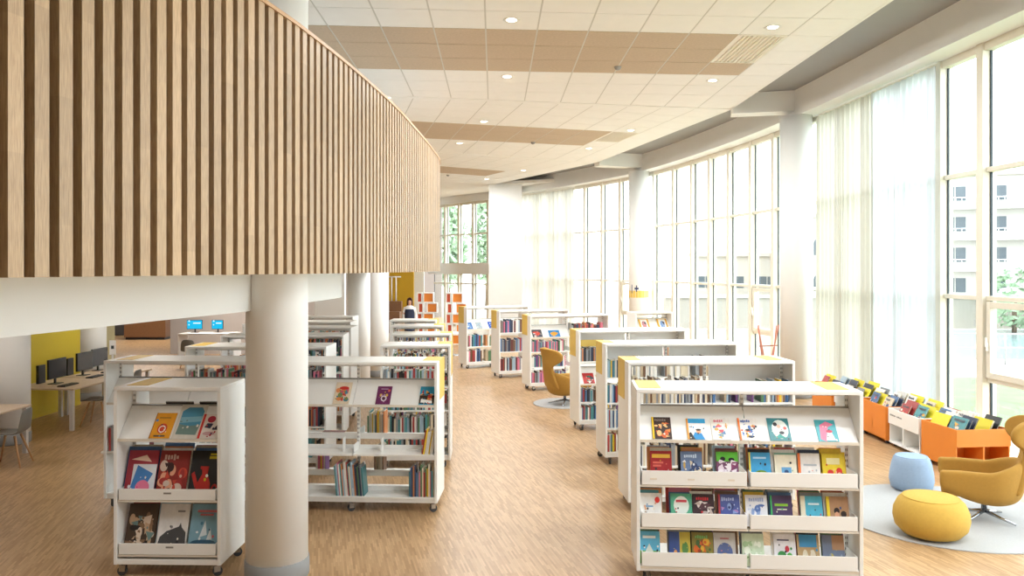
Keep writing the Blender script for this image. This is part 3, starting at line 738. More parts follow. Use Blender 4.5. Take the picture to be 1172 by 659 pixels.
# --- the fan of bookcases on the right
LV4 = lambda bays: [('shelf', .19, bays, 'F'), ('shelf', .53, bays, 'F'), ('shelf', .89, bays, 'F'), ('shelf', 1.25, bays, 'F')]
R6, m6 = bookcase(2, 1.335, 9.041, 3.2, 'white mobile bookcase second from the front on the right', LV4((0, 1)) + [('shelf', .53, (0, 1), 'B'), ('shelf', .89, (0, 1), 'B')], toppatch=(2 * W - .3,))
R5, m5 = bookcase(2, 1.329, 11.212, 6.3, 'white mobile bookcase third from the front on the right', LV4((0, 1)), toppatch=())
R4, m4 = bookcase(2, 1.155, 13.589, 10.6, 'white mobile bookcase fourth on the right, beside the far armchair',
                  [('shelf', .19, (0, 1), 'F'), ('shelf', .5, (0, 1), 'F'), ('tilt', .8, (0, 1), 'F'), ('shelf', 1.2, (0, 1), 'F')])
R3, m3 = bookcase(2, .415, 18.009, 17.2, 'white mobile bookcase fifth on the right, behind the far armchair',
                  [('shelf', .19, (0, 1), 'F'), ('shelf', .55, (0, 1), 'F'), ('shelf', .9, (0, 1), 'F'), ('tilt', 1.22, (0,), 'F'), ('shelf', 1.3, (1,), 'F')])
R2, m2 = bookcase(2, -.327, 20.117, 21.2, 'white mobile bookcase sixth on the right aisle, its shelves packed with spines',
                  [('shelf', .19, (0, 1), 'F'), ('shelf', .68, (0, 1), 'F'), ('shelf', 1.17, (0, 1), 'F')])
R1, m1 = bookcase(2, -1.271, 22.052, 26.4, 'farthest white mobile bookcase on the right aisle, near the orange cubes',
                  [('shelf', .19, (0, 1), 'F'), ('shelf', .62, (0, 1), 'F'), ('tilt', 1.1, (0, 1), 'F')])
# plain back panels in the upper middle of some bays
for root_, bays_ in ((R6, (1,)), (R5, (0, 1)), (R4, (0, 1))):
    for b_ in bays_:
        MB().box(b_ * W + .05, (b_ + 1) * W - .05, D / 2 - .004, D / 2 + .004, 1.2, HS - T - .002).build('back_panel', M['shelf'], root_)
# R6 and R5: rows seen only in slivers
for z in (.19, .53, .89, 1.25):
    row(m6, .045, W - .03, z, 'F', None, None, pal=['white', 'beige', 'cream', 'grey', 'brown', 'beige', 'beige', 'white', 'grey', 'navy'], hmin=.22, hmax=.31)
    row(m6, W + .02, 2 * W * .97, z, 'F', None, None, gaps=.08)
    row(m5, .21, 2 * W - .15, z, 'F', None, None, pal=['white', 'beige', 'cream', 'grey', 'grey', 'brown', 'white'], gaps=.02, hmin=.2, hmax=.3)
for z in (.53, .89): row(m6, .05, 1.9, z, 'B', None, None)
for i, z in enumerate((.19, .53, .89, 1.25)):
    row(m5, .04, .2, z, 'F', '%s shelf up, third right bookcase' % ORD[i], 'books on the third right bookcase', hmin=.24, hmax=.27, pal=['red', 'white', 'blue', 'teal', 'navy', 'yellow', 'pale blue'])
for i, z in enumerate((.19, .5, 1.2)):
    row(m4, .04, .3, z, 'F', '%s shelf up, fourth right bookcase' % ORD[i if i < 2 else 3], 'books on the fourth right bookcase', hmin=.2, hmax=.25, pal=['blue', 'black', 'navy', 'orange', 'white', 'grey', 'teal', 'red'])
    row(m4, .3, 1.9, z, 'F', None, None, gaps=.1)
m, d = face(m4, .2, .022, .815, .2, .22, .012, 43); art(book(m, 'red', d, 'red patterned picture book tilted on the fourth right bookcase', 'picture books displayed on tilted shelves', 'picture_book', '#b83030'), busy(['#e8e0d8', '#2a7a60', '#e0b0a0', '#2c2c34'], 51, 10))
m, d = face(m4, .42, .022, .815, .16, .18, .012, 43); art(book(m, 'yellow', d, 'yellow picture book tilted beside the red patterned one', 'picture books displayed on tilted shelves', 'picture_book', '#e0b030'), busy(['#a83a60', '#4060a0', '#e8e0d8'], 52, 8))
yb = MB(); yb.box(.04, .5, .2, .215, 1.44, 1.56); o = yb.build('shelf_sign', M['yellow_card'], R4)
# R3
for i, z in enumerate((.19, .55, .9)):
    row(m3, .04, W - .1, z, 'F', '%s shelf up, fifth right bookcase' % ORD[i], 'books on the fifth right bookcase', hmin=.22, hmax=.28, tmin=.02, tmax=.036, pal=['blue', 'teal', 'red', 'white', 'purple', 'pale blue', 'pink', 'black', 'green', 'grey'])
row(m3, W + .02, 2 * W - .06, 1.3, 'F', 'upper right shelf, fifth right bookcase', 'books on the fifth right bookcase', hmin=.17, hmax=.26, tmin=.025, tmax=.04, gaps=.06, pal=['black', 'red', 'grey', 'pink', 'navy', 'dark red', 'orange'])
for i, (x, w_, h_, rgb, cols) in enumerate([(.2, .24, .22, '#4a4a52', ['#d8503a', '#e8e0d8', '#3a8aa0', '#d06a80']), (.62, .27, .19, '#1f7fc0', ['#e8a030', '#e8a030', '#d8c050'])]):
    m, d = face(m3, x, .022, 1.235, w_, h_, .012, 43); art(book(m, 'blue', d, ['collage cover picture book tilted left on the fifth right bookcase', 'bright blue picture book with orange blob tilted on bookcase'][i], 'picture books displayed on tilted shelves', 'picture_book', rgb), [(cols[0], 'e', .5, .5, .3, .26)] + busy(cols, 60 + i, 6))
# R2
for i, z in enumerate((.19, .68, 1.17)):
    row(m2, .04, W - .12, z, 'F', '%s shelf up, sixth right bookcase' % ORD[i], 'books on the sixth right bookcase', hmin=.28, hmax=.36, tmin=.025, tmax=.045, pal=['red', 'navy', 'grey', 'pink', 'dark red', 'blue', 'white', 'brown', 'black', 'pale blue'])
# R1
for i, z in enumerate((.19, .62)):
    row(m1, .04, .5, z, 'F', '%s shelf up, farthest right bookcase' % ORD[i], 'books on the farthest right bookcase', hmin=.3, hmax=.37, tmin=.03, tmax=.05, pal=['navy', 'red', 'white', 'brown', 'blue', 'pink', 'teal'])
    row(m1, .6, W - .05, z, 'F', '%s shelf up right, farthest right bookcase' % ORD[i], 'books on the farthest right bookcase', hmin=.28, hmax=.33, tmin=.03, tmax=.05, pal=['green', 'teal', 'orange', 'beige', 'white'])
for i, (x, rgb) in enumerate([(.13, '#3a6fae'), (.42, '#a9b2b4'), (.8, '#2b55b0')]):
    m, d = face(m1, x, .022, 1.115, .17, .24, .012, 43); art(book(m, 'blue', d, ['blue', 'grey', 'deep blue'][i] + ' magazine tilted on the farthest right bookcase', 'picture books displayed on tilted shelves', 'picture_book', rgb), busy(['#dfe6ec', '#223a6a', '#8ab0d0'], 70 + i, 4))

# --- small display unit with two yellow framed books, behind the right bookcases
x, y, _ = gp(728, 372, 1.3)
RD, mD = bookcase(1, 3.05, 19.35, 14, 'white single display unit beside the banded column', [('tilt', 1.3, (0,), 'F'), ('shelf', .5, (0,), 'F'), ('shelf', .9, (0,), 'F')], lab_ends=())
for i, (x, c1) in enumerate([(.27, '#c88a90'), (.76, '#7f9fd0')]):
    m, d = face(mD, x, .03, 1.315, .26, .3, .012, 38); art(book(m, 'yellow', d, ['yellow bordered picture book with pink picture, on the display unit', 'yellow bordered picture book with blue picture, on the display unit'][i], 'picture books displayed on tilted shelves', 'picture_book', '#e8b02a'),
        [('#eceae6', 'r', .16, .1, .84, .95), (c1, 'e', .5, .5, .24, .3), ('#4a4a60', 'e', .62, .6, .1, .12), (c1, 'r', .3, .12, .7, .4)])

# --- left: near single-bay bookcase
L1, ml1 = bookcase(1, -3.621, 7.144, -1.4, 'narrow white mobile bookcase in front of the thick left column',
                   [('tilt', 1.245, (0,), 'F'), ('lowtray', .705, (0,), 'F'), ('lowtray', .21, (0,), 'F'), ('shelf', .95, (0,), 'B')], lab_ends=(), toppatch=(.07,))
lb = MB(); lb.box(.46, .53, -.0015, 0, .76, .775); lb.box(.48, .55, -.0015, 0, .27, .285); lb.build('tray_label', M['alu'], L1)
lxl = lambda px: (px - 128) / 124.5 * W
for x, w_, h_, rgb, cn, sh, lab in [
    (.407, .19, .27, '#e39a1e', 'orange', [('#cc3f22', 'e', .5, .38, .24, .2), ('#f2ece0', 'e', .5, .36, .17, .14), ('#cc3f22', 'e', .5, .36, .12, .1), ('#4a4038', 'r', .2, .06, .75, .12), ('#9a6a20', 'r', .2, .78, .75, .82), ('#5a88b8', 'e', .12, .7, .07, .05), ('#a05a18', 'r', 0, 0, .04, 1)], 'orange book with a red figure in a circle'),
    (.645, .25, .36, '#d8d2c6', 'cream', [('#4a8fae', 'p', [(.12, .2), (.1, .8), (.3, .92), (.8, .92), (.92, .8), (.9, .4), (.8, .2)]), ('#7fb3c4', 'p', [(.12, .45), (.9, .5), (.9, .65), (.12, .62)]), ('#6f8a84', 'p', [(.1, .12), (.85, .1), (.9, .4), (.5, .36), (.12, .42)])], 'large cream book with a blue green seascape'),
    (.85, .19, .26, '#e3d8d0', 'white', [('#cc3a34', 'r', 0, 0, .12, 1), ('#b02a40', 'e', .45, .78, .2, .14), ('#26304e', 'p', [(.2, .45), (.5, .4), (.6, .6), (.3, .62)]), ('#2a2a44', 'p', [(.65, .35), (.9, .35), (.8, .55)]), ('#c9a0a0', 'e', .5, .2, .3, .08)], 'white book with red spine and dark drawings')]:
    m, d = face(ml1, x, .022, 1.258, w_, h_, .013, 43); art(book(m, cn, d, lab + ' on the narrow left bookcase', 'picture books displayed on tilted shelves', 'picture_book', rgb), sh)
A1 = [(153, '#9c2e3c', [('#dfe4ea', 'r', .2, 0, 1, .7), ('#3f7fc0', 'p', [(.2, .2), (.35, .68), (.9, .5), (.6, .1)]), ('#e07a9a', 'e', .6, .2, .24, .16), ('#d83a7a', 'e', .3, .08, .16, .09), ('#e8c8b0', 'p', [(.1, .8), (.8, .75), (.6, .9)])], 'red bordered album with blue and pink cover'),
      (190.5, '#8c2a26', busy(['#cc4a38', '#e0a080', '#3a1c1c', '#d8c0b0', '#a83430'], 81, 18, '#d8b0a0'), 'red album crowded with figures'),
      (228, '#1e1e20', [('#b8261e', 'p', [(.25, 0), (.75, 0), (.72, .3), (.6, .5), (.62, .66), (.38, .66), (.42, .5), (.25, .25)]), ('#b8261e', 'p', [(.05, .5), (.15, .55), (.3, .3), (.22, .2)]), ('#b8261e', 'e', .88, .15, .12, .14), ('#1e1e20', 'e', .88, .15, .07, .09), ('#c9b820', 'r', .6, .82, .95, .88), ('#c9b820', 'r', .62, .9, .9, .94)], 'black album with a red coffee pot')]
A2 = [(153, '#4a3a2e', busy(['#c9a888', '#8a6a50', '#e0cdb8', '#2a2220', '#6f8a86'], 82, 20), 'dark brown album with a crowd'),
      (190.5, '#e4e2e0', [('#4a4a4c', 'p', [(0, 0), (1, 0), (.95, .4), (.8, .5), (.75, .6), (.7, .52), (.3, .42), (.1, .3)]), ('#8a8a8c', 'r', .6, .82, .85, .86)], 'white album with a dark grey mountain'),
      (228, '#7fa9bc', [('#dfe8ec', 'p', [(.35, .3), (.5, .65), (.6, .35)]), ('#dfe8ec', 'p', [(.6, .25), (.7, .5), (.78, .25)]), ('#4f7f98', 'r', .05, .12, .95, .2), ('#c86a70', 'r', .2, .82, .85, .87), ('#c86a70', 'r', .3, .75, .75, .79), ('#39607a', 'e', .5, .2, .4, .05)], 'pale blue album with a white ship')]
trays(ml1, lxl, A1, .705, 'upper', 'narrow left bookcase', 4, 5, hh=.42, ww=.275, y0=.05, dy=.03, tilt=20)
trays(ml1, lxl, A2, .21, 'lower', 'narrow left bookcase', 3, 6, hh=.42, ww=.275, y0=.05, dy=.03, tilt=20)
for i, x in enumerate((.36, .68)):
    m = ml1 @ TR(x, .42, 1.3) @ RX(rad(32)) @ RZ(-PI / 2)
    book(m, 'black', (.012, .26, .3), ['black album leaning on the back of narrow left bookcase, left', 'black album leaning on the back of narrow left bookcase, right'][i], 'black albums at the back of the narrow left bookcase', 'picture_book')

# --- long left bookcase (four bays, the thick column stands before it)
L2, ml2 = bookcase(4, -4.781, 9.203, -2.8, 'long white four-bay mobile bookcase behind the thick left column',
                   [('tilt', 1.225, (0, 1, 2, 3), 'F'), ('shelf', .67, (0, 1, 2, 3), 'F'), ('shelf', .18, (0, 1, 2, 3), 'F'), ('shelf', .8, (0, 1, 2, 3), 'B'), ('shelf', .36, (0, 1, 2, 3), 'B')], lab_ends=('R',), toppatch=(.1,))
lx2 = lambda px: (px - 119.3) / 381.0 * 4 * W
pc = ['white', 'red', 'orange', 'blue', 'teal', 'grey', 'cream', 'green', 'pale blue', 'yellow', 'pink', 'navy']
g2 = 'books on the long left bookcase'
row(ml2, lx2(413), lx2(434), .8, 'B', 'back middle shelf, long left bookcase', g2, hmin=.24, hmax=.31, pal=['green', 'orange', 'yellow', 'grey', 'teal', 'cream'], tmax=.022)
row(ml2, lx2(482), lx2(496), .67, 'F', 'right end of middle shelf, long left bookcase', g2, hmin=.26, hmax=.33, lean=9, pal=['cream', 'orange', 'red', 'white', 'green', 'yellow'], tmax=.02)
row(ml2, lx2(386), lx2(419), .18, 'F', 'lower shelf centre, long left bookcase', g2, hmin=.3, hmax=.4, lean=-5, pal=pc, tmax=.02)
row(ml2, lx2(468), lx2(497), .18, 'F', 'right end of lower shelf, long left bookcase', g2, hmin=.28, hmax=.38, pal=pc, tmax=.02)
row(ml2, lx2(352), lx2(364), .36, 'B', 'back lower shelf by the column, long left bookcase', g2, hmin=.22, hmax=.27, pal=['pink', 'purple', 'yellow', 'white'], tmax=.022)
row(ml2, lx2(421), lx2(433), .36, 'B', 'back lower shelf centre, long left bookcase', g2, hmin=.28, hmax=.33, pal=['beige', 'grey', 'brown', 'white'], tmax=.022)
row(ml2, .05, .5, .67, 'F', 'left end of middle shelf, long left bookcase', g2, hmin=.24, hmax=.3, pal=['dark red', 'red', 'black', 'grey'], tmax=.03)
book(ml2 @ TR(lx2(371) - .13, D - .06, .815) @ Matrix.Rotation(PI / 2, 4, 'Y') @ TR(0, -.16, 0), 'dark red', (.03, .16, .27), 'dark red book lying flat on the long left bookcase', g2)
be = MB(); be.box(0, .003, -.06, .06, 0, .16); be.box(-.1, .0, -.06, .06, 0, .003)
for i, (x, lab) in enumerate([(lx2(392), 'white metal bookend on the empty middle shelf beside the column'), (lx2(436), 'white metal bookend after the tall books, long left bookcase')]):
    o = be.build('bookend', M['shelf']); o.matrix_world = ml2 @ TR(x, .14, .672); tag(o, lab, 'bookend', 'white bookends')
for px, w_, h_, rgb, cn, sh, lab in [(391, .19, .3, '#e2cfb4', 'cream', busy(['#c8402e', '#e08a50', '#4a88a0', '#7a8a50', '#c8606a'], 91, 16) + [('#c8302a', 'e', .55, .72, .3, .08)], 'tall cream book patterned with red animals'),
                                     (438.5, .17, .25, '#6b2458', 'purple', [('#d8b04a', 'e', .3, .5, .09, .08), ('#d8b04a', 'e', .7, .5, .09, .08), ('#d9cfd8', 'e', .52, .32, .2, .16), ('#4a1a3c', 'e', .52, .32, .12, .1), ('#c9a0c0', 'r', .25, .82, .75, .86), ('#e0605a', 'e', .82, .75, .09, .07)], 'purple book with a white ring'),
                                     (487.5, .17, .25, '#2b9cc4', 'blue', [('#3a2a20', 'r', 0, .05, 1, .5)] + busy(['#e0a03a', '#c83a30', '#3a2a20', '#e8c8a0', '#2a5a6a'], 93, 14) + [('#f0eeea', 'p', [(.1, .1), (.9, .06), (.88, .2), (.12, .3)])], 'blue book with a crowd of faces')]:
    m, d = face(ml2, lx2(px), .022, 1.24, w_, h_, .012, 43); art(book(m, cn, d, lab + ' on the long left bookcase', 'picture books displayed on tilted shelves', 'picture_book', rgb), sh)

# --- single-bay bookcases behind, left of the aisle
LVs = [('shelf', .19, (0,), 'F'), ('shelf', .5, (0,), 'F'), ('shelf', .82, (0,), 'F'), ('shelf', 1.15, (0,), 'F'), ('shelf', 1.45, (), 'F')]
cases = [(-1.846, 11.019, 1.8, 'first white single-bay bookcase left of the aisle, behind the long one'), (-1.989, 12.94, 1.8, 'second white single-bay bookcase left of the aisle'),
         (-2.286, 14.84, 1.3, 'third white single-bay bookcase left of the aisle'), (-2.575, 16.507, .3, 'farthest white single-bay bookcase left of the aisle, before the person')]
for i, (x, y, a, lab) in enumerate(cases):
    r, mm = bookcase(1, x, y, a, lab, LVs, lab_ends=('R',))
    if i == 0:
        for j, z in enumerate((.19, .5, .82, 1.15)):
            row(mm, .05, W - .08, z, 'F', '%s shelf up, first single-bay bookcase' % ORD[j], 'books on the first single-bay bookcase', hmin=.19, hmax=.26, tmin=.018, tmax=.034, pal=['teal', 'white', 'pale blue', 'black', 'grey', 'red', 'cream', 'green'])
    else:
        for z in (.19, .5, .82, 1.15): row(mm, .05, W - .06, z, 'F', None, None)
    for z in (.5, .82, 1.15): row(mm, .05, W - .06, z, 'B', None, None) if i > 0 else None
LW = lambda bays: [('shelf', .19, bays, 'F'), ('shelf', .62, bays, 'F'), ('shelf', 1.12, bays, 'F')]
for i, (x, y, a, lab) in enumerate([(-4.532, 10.887, -.3, 'white two-bay bookcase directly behind the long left one'), (-4.699, 12.668, 3.5, 'white two-bay bookcase with a grey box on top'),
                                     (-4.92, 14.51, -2, 'white two-bay bookcase third behind the thick column'), (-5.238, 16.027, -2, 'white two-bay bookcase fourth behind the thick column'),
                                     (-5.55, 17.75, -1, 'farthest white two-bay bookcase behind the thick column')]):
    r, mm = bookcase(2, x, y, a, lab, LW((0, 1)), lab_ends=(), toppatch=(.04,) if i == 0 else ())
    for z in (.19, .62, 1.12): row(mm, .05, 2 * W - .1, z, 'F', None, None, hmin=.22, hmax=.3, gaps=.05, pal=['red', 'navy', 'white', 'green', 'orange', 'black', 'grey', 'teal', 'pink'])

# grey box on the bookcase behind the column
b = MB(); b.box(-.18, .18, -.12, .12, 0, .14); b.box(-.19, .19, -.13, .13, .14, .17)
o = bevel(b.build('storage_box', M['wall']), .006); o.location = (-4.25, 13.05, HS + .001); tag(o, 'white lidded box on a bookcase left of the thick column', 'box')

# ---------------------------------------------------------------- browser bins at the window
def bin_unit(X, Y, deg, wd, dp, m_, label, plain=False, ht=.6):
    r = empty('book_browser', (X, Y, 0), rad(deg), label, 'book bin', 'low book bins along the window')
    t = .02; zb = .06; b = MB()
    b.box(0, wd, 0, t, zb if plain else .36, ht); b.box(0, wd, dp - t, dp, zb, ht); b.box(0, t, t, dp - t, zb, ht); b.box(wd - t, wd, t, dp - t, zb, ht)
    b.box(t, wd - t, t, dp - t, .405, .42); b.box(t, wd - t, t, dp * .5, .36, .375); b.box(0 + t, wd - t, 0, dp - t, zb, zb + .02)
    b.box(wd / 2 - .012, wd / 2 + .012, .0, dp - t, zb + .02, .36); b.box(t, wd - t, dp * .5, dp * .5 + .015, zb + .02, .36)
    bevel(b.build('bin_body', m_, r), .003)
    for x in (.08, wd - .08):
        for y in (.08, dp - .08):
            c_ = MB(); c_.tube([(x - .012, y, .03), (x + .012, y, .03)], .03, 14); c_.box(x - .018, x + .018, y - .02, y + .02, .045, .062, 1); c_.build('castor', [M['rubber'], M['steel']], r)
    return r, TR(X, Y, 0) @ RZ(rad(deg))
# local x runs along the aisle side, local y towards the window; cases face -X so rotate by -90
bins = [(6.04, 11.5, 'orange', 'orange book bin next to the near armchair', .76, .7), (5.99, 12.52, 'white', 'white book bin with two open cubbies, between orange bins', .93, .72),
        (5.97, 13.5, 'orange', 'orange book bin behind the nearest right bookcase edge', .93, .72), (5.93, 14.48, 'white', 'second white book bin along the window', .93, .72), (5.9, 15.46, 'orange', 'farthest orange book bin, beside the tall column', .93, .7)]
BL = ['near orange bin', 'white bin', 'second orange bin', 'second white bin', 'farthest orange bin']
cardlab = ['yellow divider card %s in the %s' ]
for i, (x, y, cn, lab, wd, dp) in enumerate(bins):
    mt = M['orange'] if cn == 'orange' else M['shelf']
    if i == 0:                                # this one is turned: its cubbies face the camera
        r, mw = bin_unit(6.08, 10.75, 6, .8, .78, mt, lab)
        mb_ = TR(6.08, 10.75, 0) @ RZ(rad(6)) @ TR(0, .78, 0) @ RZ(-PI / 2); wd, dp = .78, .8
    else:
        r, mw = bin_unit(x, y, -90, wd, dp, mt, lab, plain=cn == 'orange'); mb_ = mw
        if i == 1:                            # lettering strip on the upper board
            s = MB()
            q = random.Random(5)
            for k in range(14):
                if k == 7: continue
                s.box(.06 + k * .027, .06 + k * .027 + .018, -.0015, 0, .49, .49 + q.choice([.018, .026, .02]))
            s.build('bin_label', pm('#6a6a6a'), r)
    ncol = 2
    for cidx in range(ncol):
        cw = (wd - .06) / ncol; xc = .03 + cw * (cidx + .5)
        for gi, y0 in enumerate((.05, .4)):
            n = 3 if i < 3 else 2; card = (i + cidx + gi) % 2 == 0
            for k in range(n):
                w_ = min(cw * .94, R.uniform(.24, .34)); h_ = R.uniform(.3, .36); yy = y0 + k * .07 + .01 * cidx
                m, d = face(mb_, xc + R.uniform(-.01, .01), yy, .422, w_, h_, .014, 27)
                where = '%s row, %s place from left, %s of %s' % (['front', 'back'][gi], ORD[cidx], ORD[k], BL[i])
                if card and k == (1 if i else 0):
                    w2 = cw * 1.0
                    m, d = face(mb_, xc, yy, .422, w2, h_ + .02, .003, 27)
                    o = MB().box(-.5, .5, 0, 1, 0, 1).build('divider_card', M['yp']); o.matrix_world = m @ Matrix.Diagonal((.004, w2, h_ + .02, 1))
                    tag(o, uniq('yellow divider card, ' + where), 'divider', 'yellow divider cards')
                else:
                    c_ = R.choice(['white', 'blue', 'red', 'black', 'grey', 'teal', 'cream', 'pale blue', 'navy', 'white'])
                    fr = k == 0 and i < 3
                    o = book(m, c_, d, '%s album, %s' % (c_, where), 'albums in the window bins', 'picture_book', now=fr, vis=.02 * w_ + .03 * h_)
                    if fr: art(o, busy(['#c8443a', '#3a5a8a', '#e0d8c8', '#2a2a30', '#d8b050'], i * 10 + cidx + gi, 7, '#5a5a60'))

# the largest 300 books stay individual, the small rest becomes one mass
def score(b):
    p = b[0].translation; return b[7] / (p.x ** 2 + p.y ** 2 + 1)
later.sort(key=score, reverse=True)
room_left = 299 - nbook[0]
for b in later[:room_left]: book(*b[:7])
for b in later[room_left:]:
    mm = b[0] @ Matrix.Diagonal((b[2][0], b[2][1], b[2][2], 1))
    stuff.box(-.5, .5, 0, 1, 0, .985, scols.index(b[1]), mm); stuff.box(-.38, .38, .02, .97, .985, 1.0, len(scols), mm)
so = stuff.build('bookcase_books', [pm(COLN[c]) for c in scols] + [M['paper']]); tag(so, 'rows of small books glimpsed inside the further white bookcases', 'books', kind='stuff')

# ---------------------------------------------------------------- armchairs
def armchair(loc, deg, label):
    """local +y is where the sitter looks"""
    r = empty('wing_armchair', loc, rad(deg), label, 'armchair', 'mustard winged swivel armchairs')
    # tub: rows run from the closed bottom to the top, columns around from left arm tip over the back to the right arm tip
    us = [-1 + k / 12 for k in range(25)]
    def plan(u, sc_):
        hw = .335 * sc_
        if abs(u) > .5:
            t = (abs(u) - .5) / .5; return (math.copysign(hw, u), -.08 + (.42 * min(1, sc_ + .02) + .08) * t)
        a = u / .5 * PI / 2; return (hw * math.sin(a), -.08 - .30 * sc_ * math.cos(a))
    rows = []
    for j, (sc_, z) in enumerate(((.2, .225), (.65, .235), (.93, .29), (1.0, .40), (1.02, .52), (1.02, .585))):
        rr = []
        for u in us:
            x, y = plan(u, sc_); t = max(0, (abs(u) - .5) / .5); zz = z
            if j < 3: zz += .1 * t * t
            if abs(u) < .5: zz += (.0, 0, 0, .02, .07, .12)[j] * math.cos(u * PI)
            if j == 5 and t > .8: zz -= .012
            rr.append((x, y, zz))
        rows.append(rr)
    o = MB().grid(rows).build('seat_shell', M['mustard'], r); solid(o, .085, 0); subd(o, 2)
    b = MB(); rows = []
    for z, hw, y, curl in ((.36, .27, -.33, .02), (.5, .25, -.375, .03), (.64, .20, -.41, .03), (.74, .17, -.44, .03), (.83, .175, -.47, .05), (.885, .27, -.49, .15), (.95, .33, -.50, .24), (1.04, .345, -.52, .27), (1.12, .32, -.535, .24), (1.17, .26, -.54, .14), (1.19, .14, -.54, .03)):
        rows.append([(hw * s_, y + curl * abs(s_) ** 2.2, z - .02 * abs(s_)) for s_ in (-1, -.85, -.55, 0, .55, .85, 1)])
    o = b.grid(rows).build('winged_back', M['mustard'], r); solid(o, .09, 0); subd(o, 2)
    s = MB(); s.box(-.28, .28, -.3, .40, .27, .42); o = s.build('seat_cushion', M['mustard'], r); bevel(o, .05, 4); [setattr(p, 'use_smooth', True) for p in o.data.polygons]
    u_ = MB(); u_.lathe([(.02, .17), (.12, .19), (.16, .215), (.15, .24)], 24, 0, (0, -.03, 0)); u_.build('shell_base', M['mustard'], r)
    MB().lathe([(.03, .07), (.03, .18), (.05, .19)], 16, 0, (0, -.03, 0)).build('stem', M['steel'], r)
    for k in range(4):
        a = PI / 4 + k * PI / 2 + .2
        lg = MB(); lg.tube([(.02 * math.cos(a), -.03 + .02 * math.sin(a), .085), (.18 * math.cos(a), -.03 + .18 * math.sin(a), .05), (.34 * math.cos(a), -.03 + .34 * math.sin(a), .018)], [.022, .017, .012], 8)
        lg.build('leg', M['steel'], r)
    return r
armchair((5.26, 8.82, .012), 63, 'mustard winged armchair on the big rug beside the orange bin')
armchair((1.12, 16.3, .012), -64, 'mustard winged armchair in the aisle, seen from its side')

def rug(x, y, r_, lab):
    o = MB().lathe([(r_, 0), (r_, .008), (r_ - .006, .012)], 72).build('round_rug', M['rug']); o.location = (x, y, 0); tag(o, lab, 'rug', 'pale round rugs')
rug(4.95, 8.97, 1.25, 'large pale round rug under the armchair and the two poufs')
rug(1.1, 16.4, .66, 'small pale round rug under the far armchair')
def seam(n, d): return lambda t, z: 1 - d * max(0, 1 - abs(((t * n / (2 * PI)) % 1) - .5) * 2 * 8 + 7) * 0 - (d if min((t * n / (2 * PI)) % 1, 1 - (t * n / (2 * PI)) % 1) < .02 else 0)
def pouf(x, y, prof, m_, lab, nm):
    r = empty(nm, (x, y, .012), rad(20), lab, 'pouf', 'round felt poufs')
    MB().lathe(prof, 96, mod=seam(6, .006)).build('cushion', m_, r)
    rt, zt = prof[-3]
    MB().tube([(prof[-4][0] * math.cos(t * PI / 32), prof[-4][0] * math.sin(t * PI / 32), prof[-4][1] + .001) for t in range(65)], .0035, 6, cap=False).build('top_piping', m_, r)
yp = [(.05, .0), (.2, .002), (.28, .03), (.345, .1), (.366, .19), (.36, .27), (.32, .36), (.27, .405), (.245, .413), (.15, .419), (.02, .42)]
pouf(4.39, 8.24, yp, M['yellow_felt'], 'low yellow pouf, wider than tall, on the big rug', 'round_pouf')
bp_ = [(.05, 0), (.2, .002), (.24, .03), (.262, .12), (.254, .22), (.232, .33), (.208, .40), (.188, .42), (.175, .425), (.1, .429), (.02, .43)]
pouf(5.07, 9.98, bp_, M['blue_felt'], 'pale blue pouf tapering upward, behind the yellow one', 'round_pouf')

# ---------------------------------------------------------------- curtains
def curtain(y0, y1, off, m_, lab, waves, amp=.03, seed=1):
    q = random.Random(seed); mb = MB(); n = waves * 8; rows = []
    ph = [q.uniform(.7, 1.3) for _ in range(waves + 2)]
    for j, z in enumerate((.03, .8, 2, 3.2, 4.4, 5.4, 6.05)):
        rr = []
        for k in range(n + 1):
            y = y0 + (y1 - y0) * k / n; p, nn, d = g_at_y(y)
            a = amp * ph[k // 8] * (1 - .25 * j / 6) * math.sin(k * PI / 4) + .02 * math.sin(k * .37 + j * .3)
            v = p + nn * (off + a); rr.append((v.x, v.y, z))
        rows.append(rr)
    o = mb.grid(rows).build('sheer_curtain', m_); subd(o, 1); tag(o, lab, 'curtain', 'floor length sheer curtains')
    p0, n0_, _ = g_at_y(y0); p1, n1_, _ = g_at_y(y1)
    rl = MB(); pts = []
    for k in range(9):
        p, nn, d = g_at_y(y0 + (y1 - y0) * k / 8); v = p + nn * off; pts.append((v.x, v.y, 6.09))
    rl.tube(pts, .018, 8); rl.build('curtain_rail', M['white'], None); rr_ = bpy.data.objects[-1] if False else None
    return o
_before = set(bpy.data.objects)
ca = curtain(12.55, 14.6, .27, M['sheer'], 'white sheer curtain nearest the open window view', 22, .022, 2)
cb_ = curtain(14.5, 16.85, .27, M['sheer2'], 'ivory sheer curtain beside the tall round column', 24, .022, 3)
cc = curtain(31.7, 35.0, .3, M['sheer2'], 'ivory sheer curtain at the far end beside the white pier', 26, .022, 4)
rails = [o for o in bpy.data.objects if o not in _before and o.name.startswith('curtain_rail')]
for o, c_ in zip(sorted(rails, key=lambda o: o.name), (ca, cb_, cc)): o.parent = c_

# ---------------------------------------------------------------- wooden stick stand behind the second right bookcase
sx, sy = 4.75, 14.6
st = empty('wooden_stick_stand', (sx, sy, 0), .2, 'reddish wooden stand of splayed sticks beside the tall column', 'stand')
for k, (tx, bx_) in enumerate(((-.25, .15), (-.15, .07), (.13, -.05), (.27, -.15))):
    s = MB(); s.tube([(bx_, (k % 2) * .12 - .06, 0), (tx, (k % 2) * .16 - .08, 1.76)], .014, 8); s.build('stick', M['stick'], st)
s = MB(); s.tube([(-.2, -.04, 1.38), (.2, .02, 1.38)], .011, 8); s.build('crossbar', M['stick'], st)
s = MB(); s.tube([(.08, .06, 1.0), (-.1, -.06, 1.0)], .011, 8); s.build('crossbar', M['stick'], st)

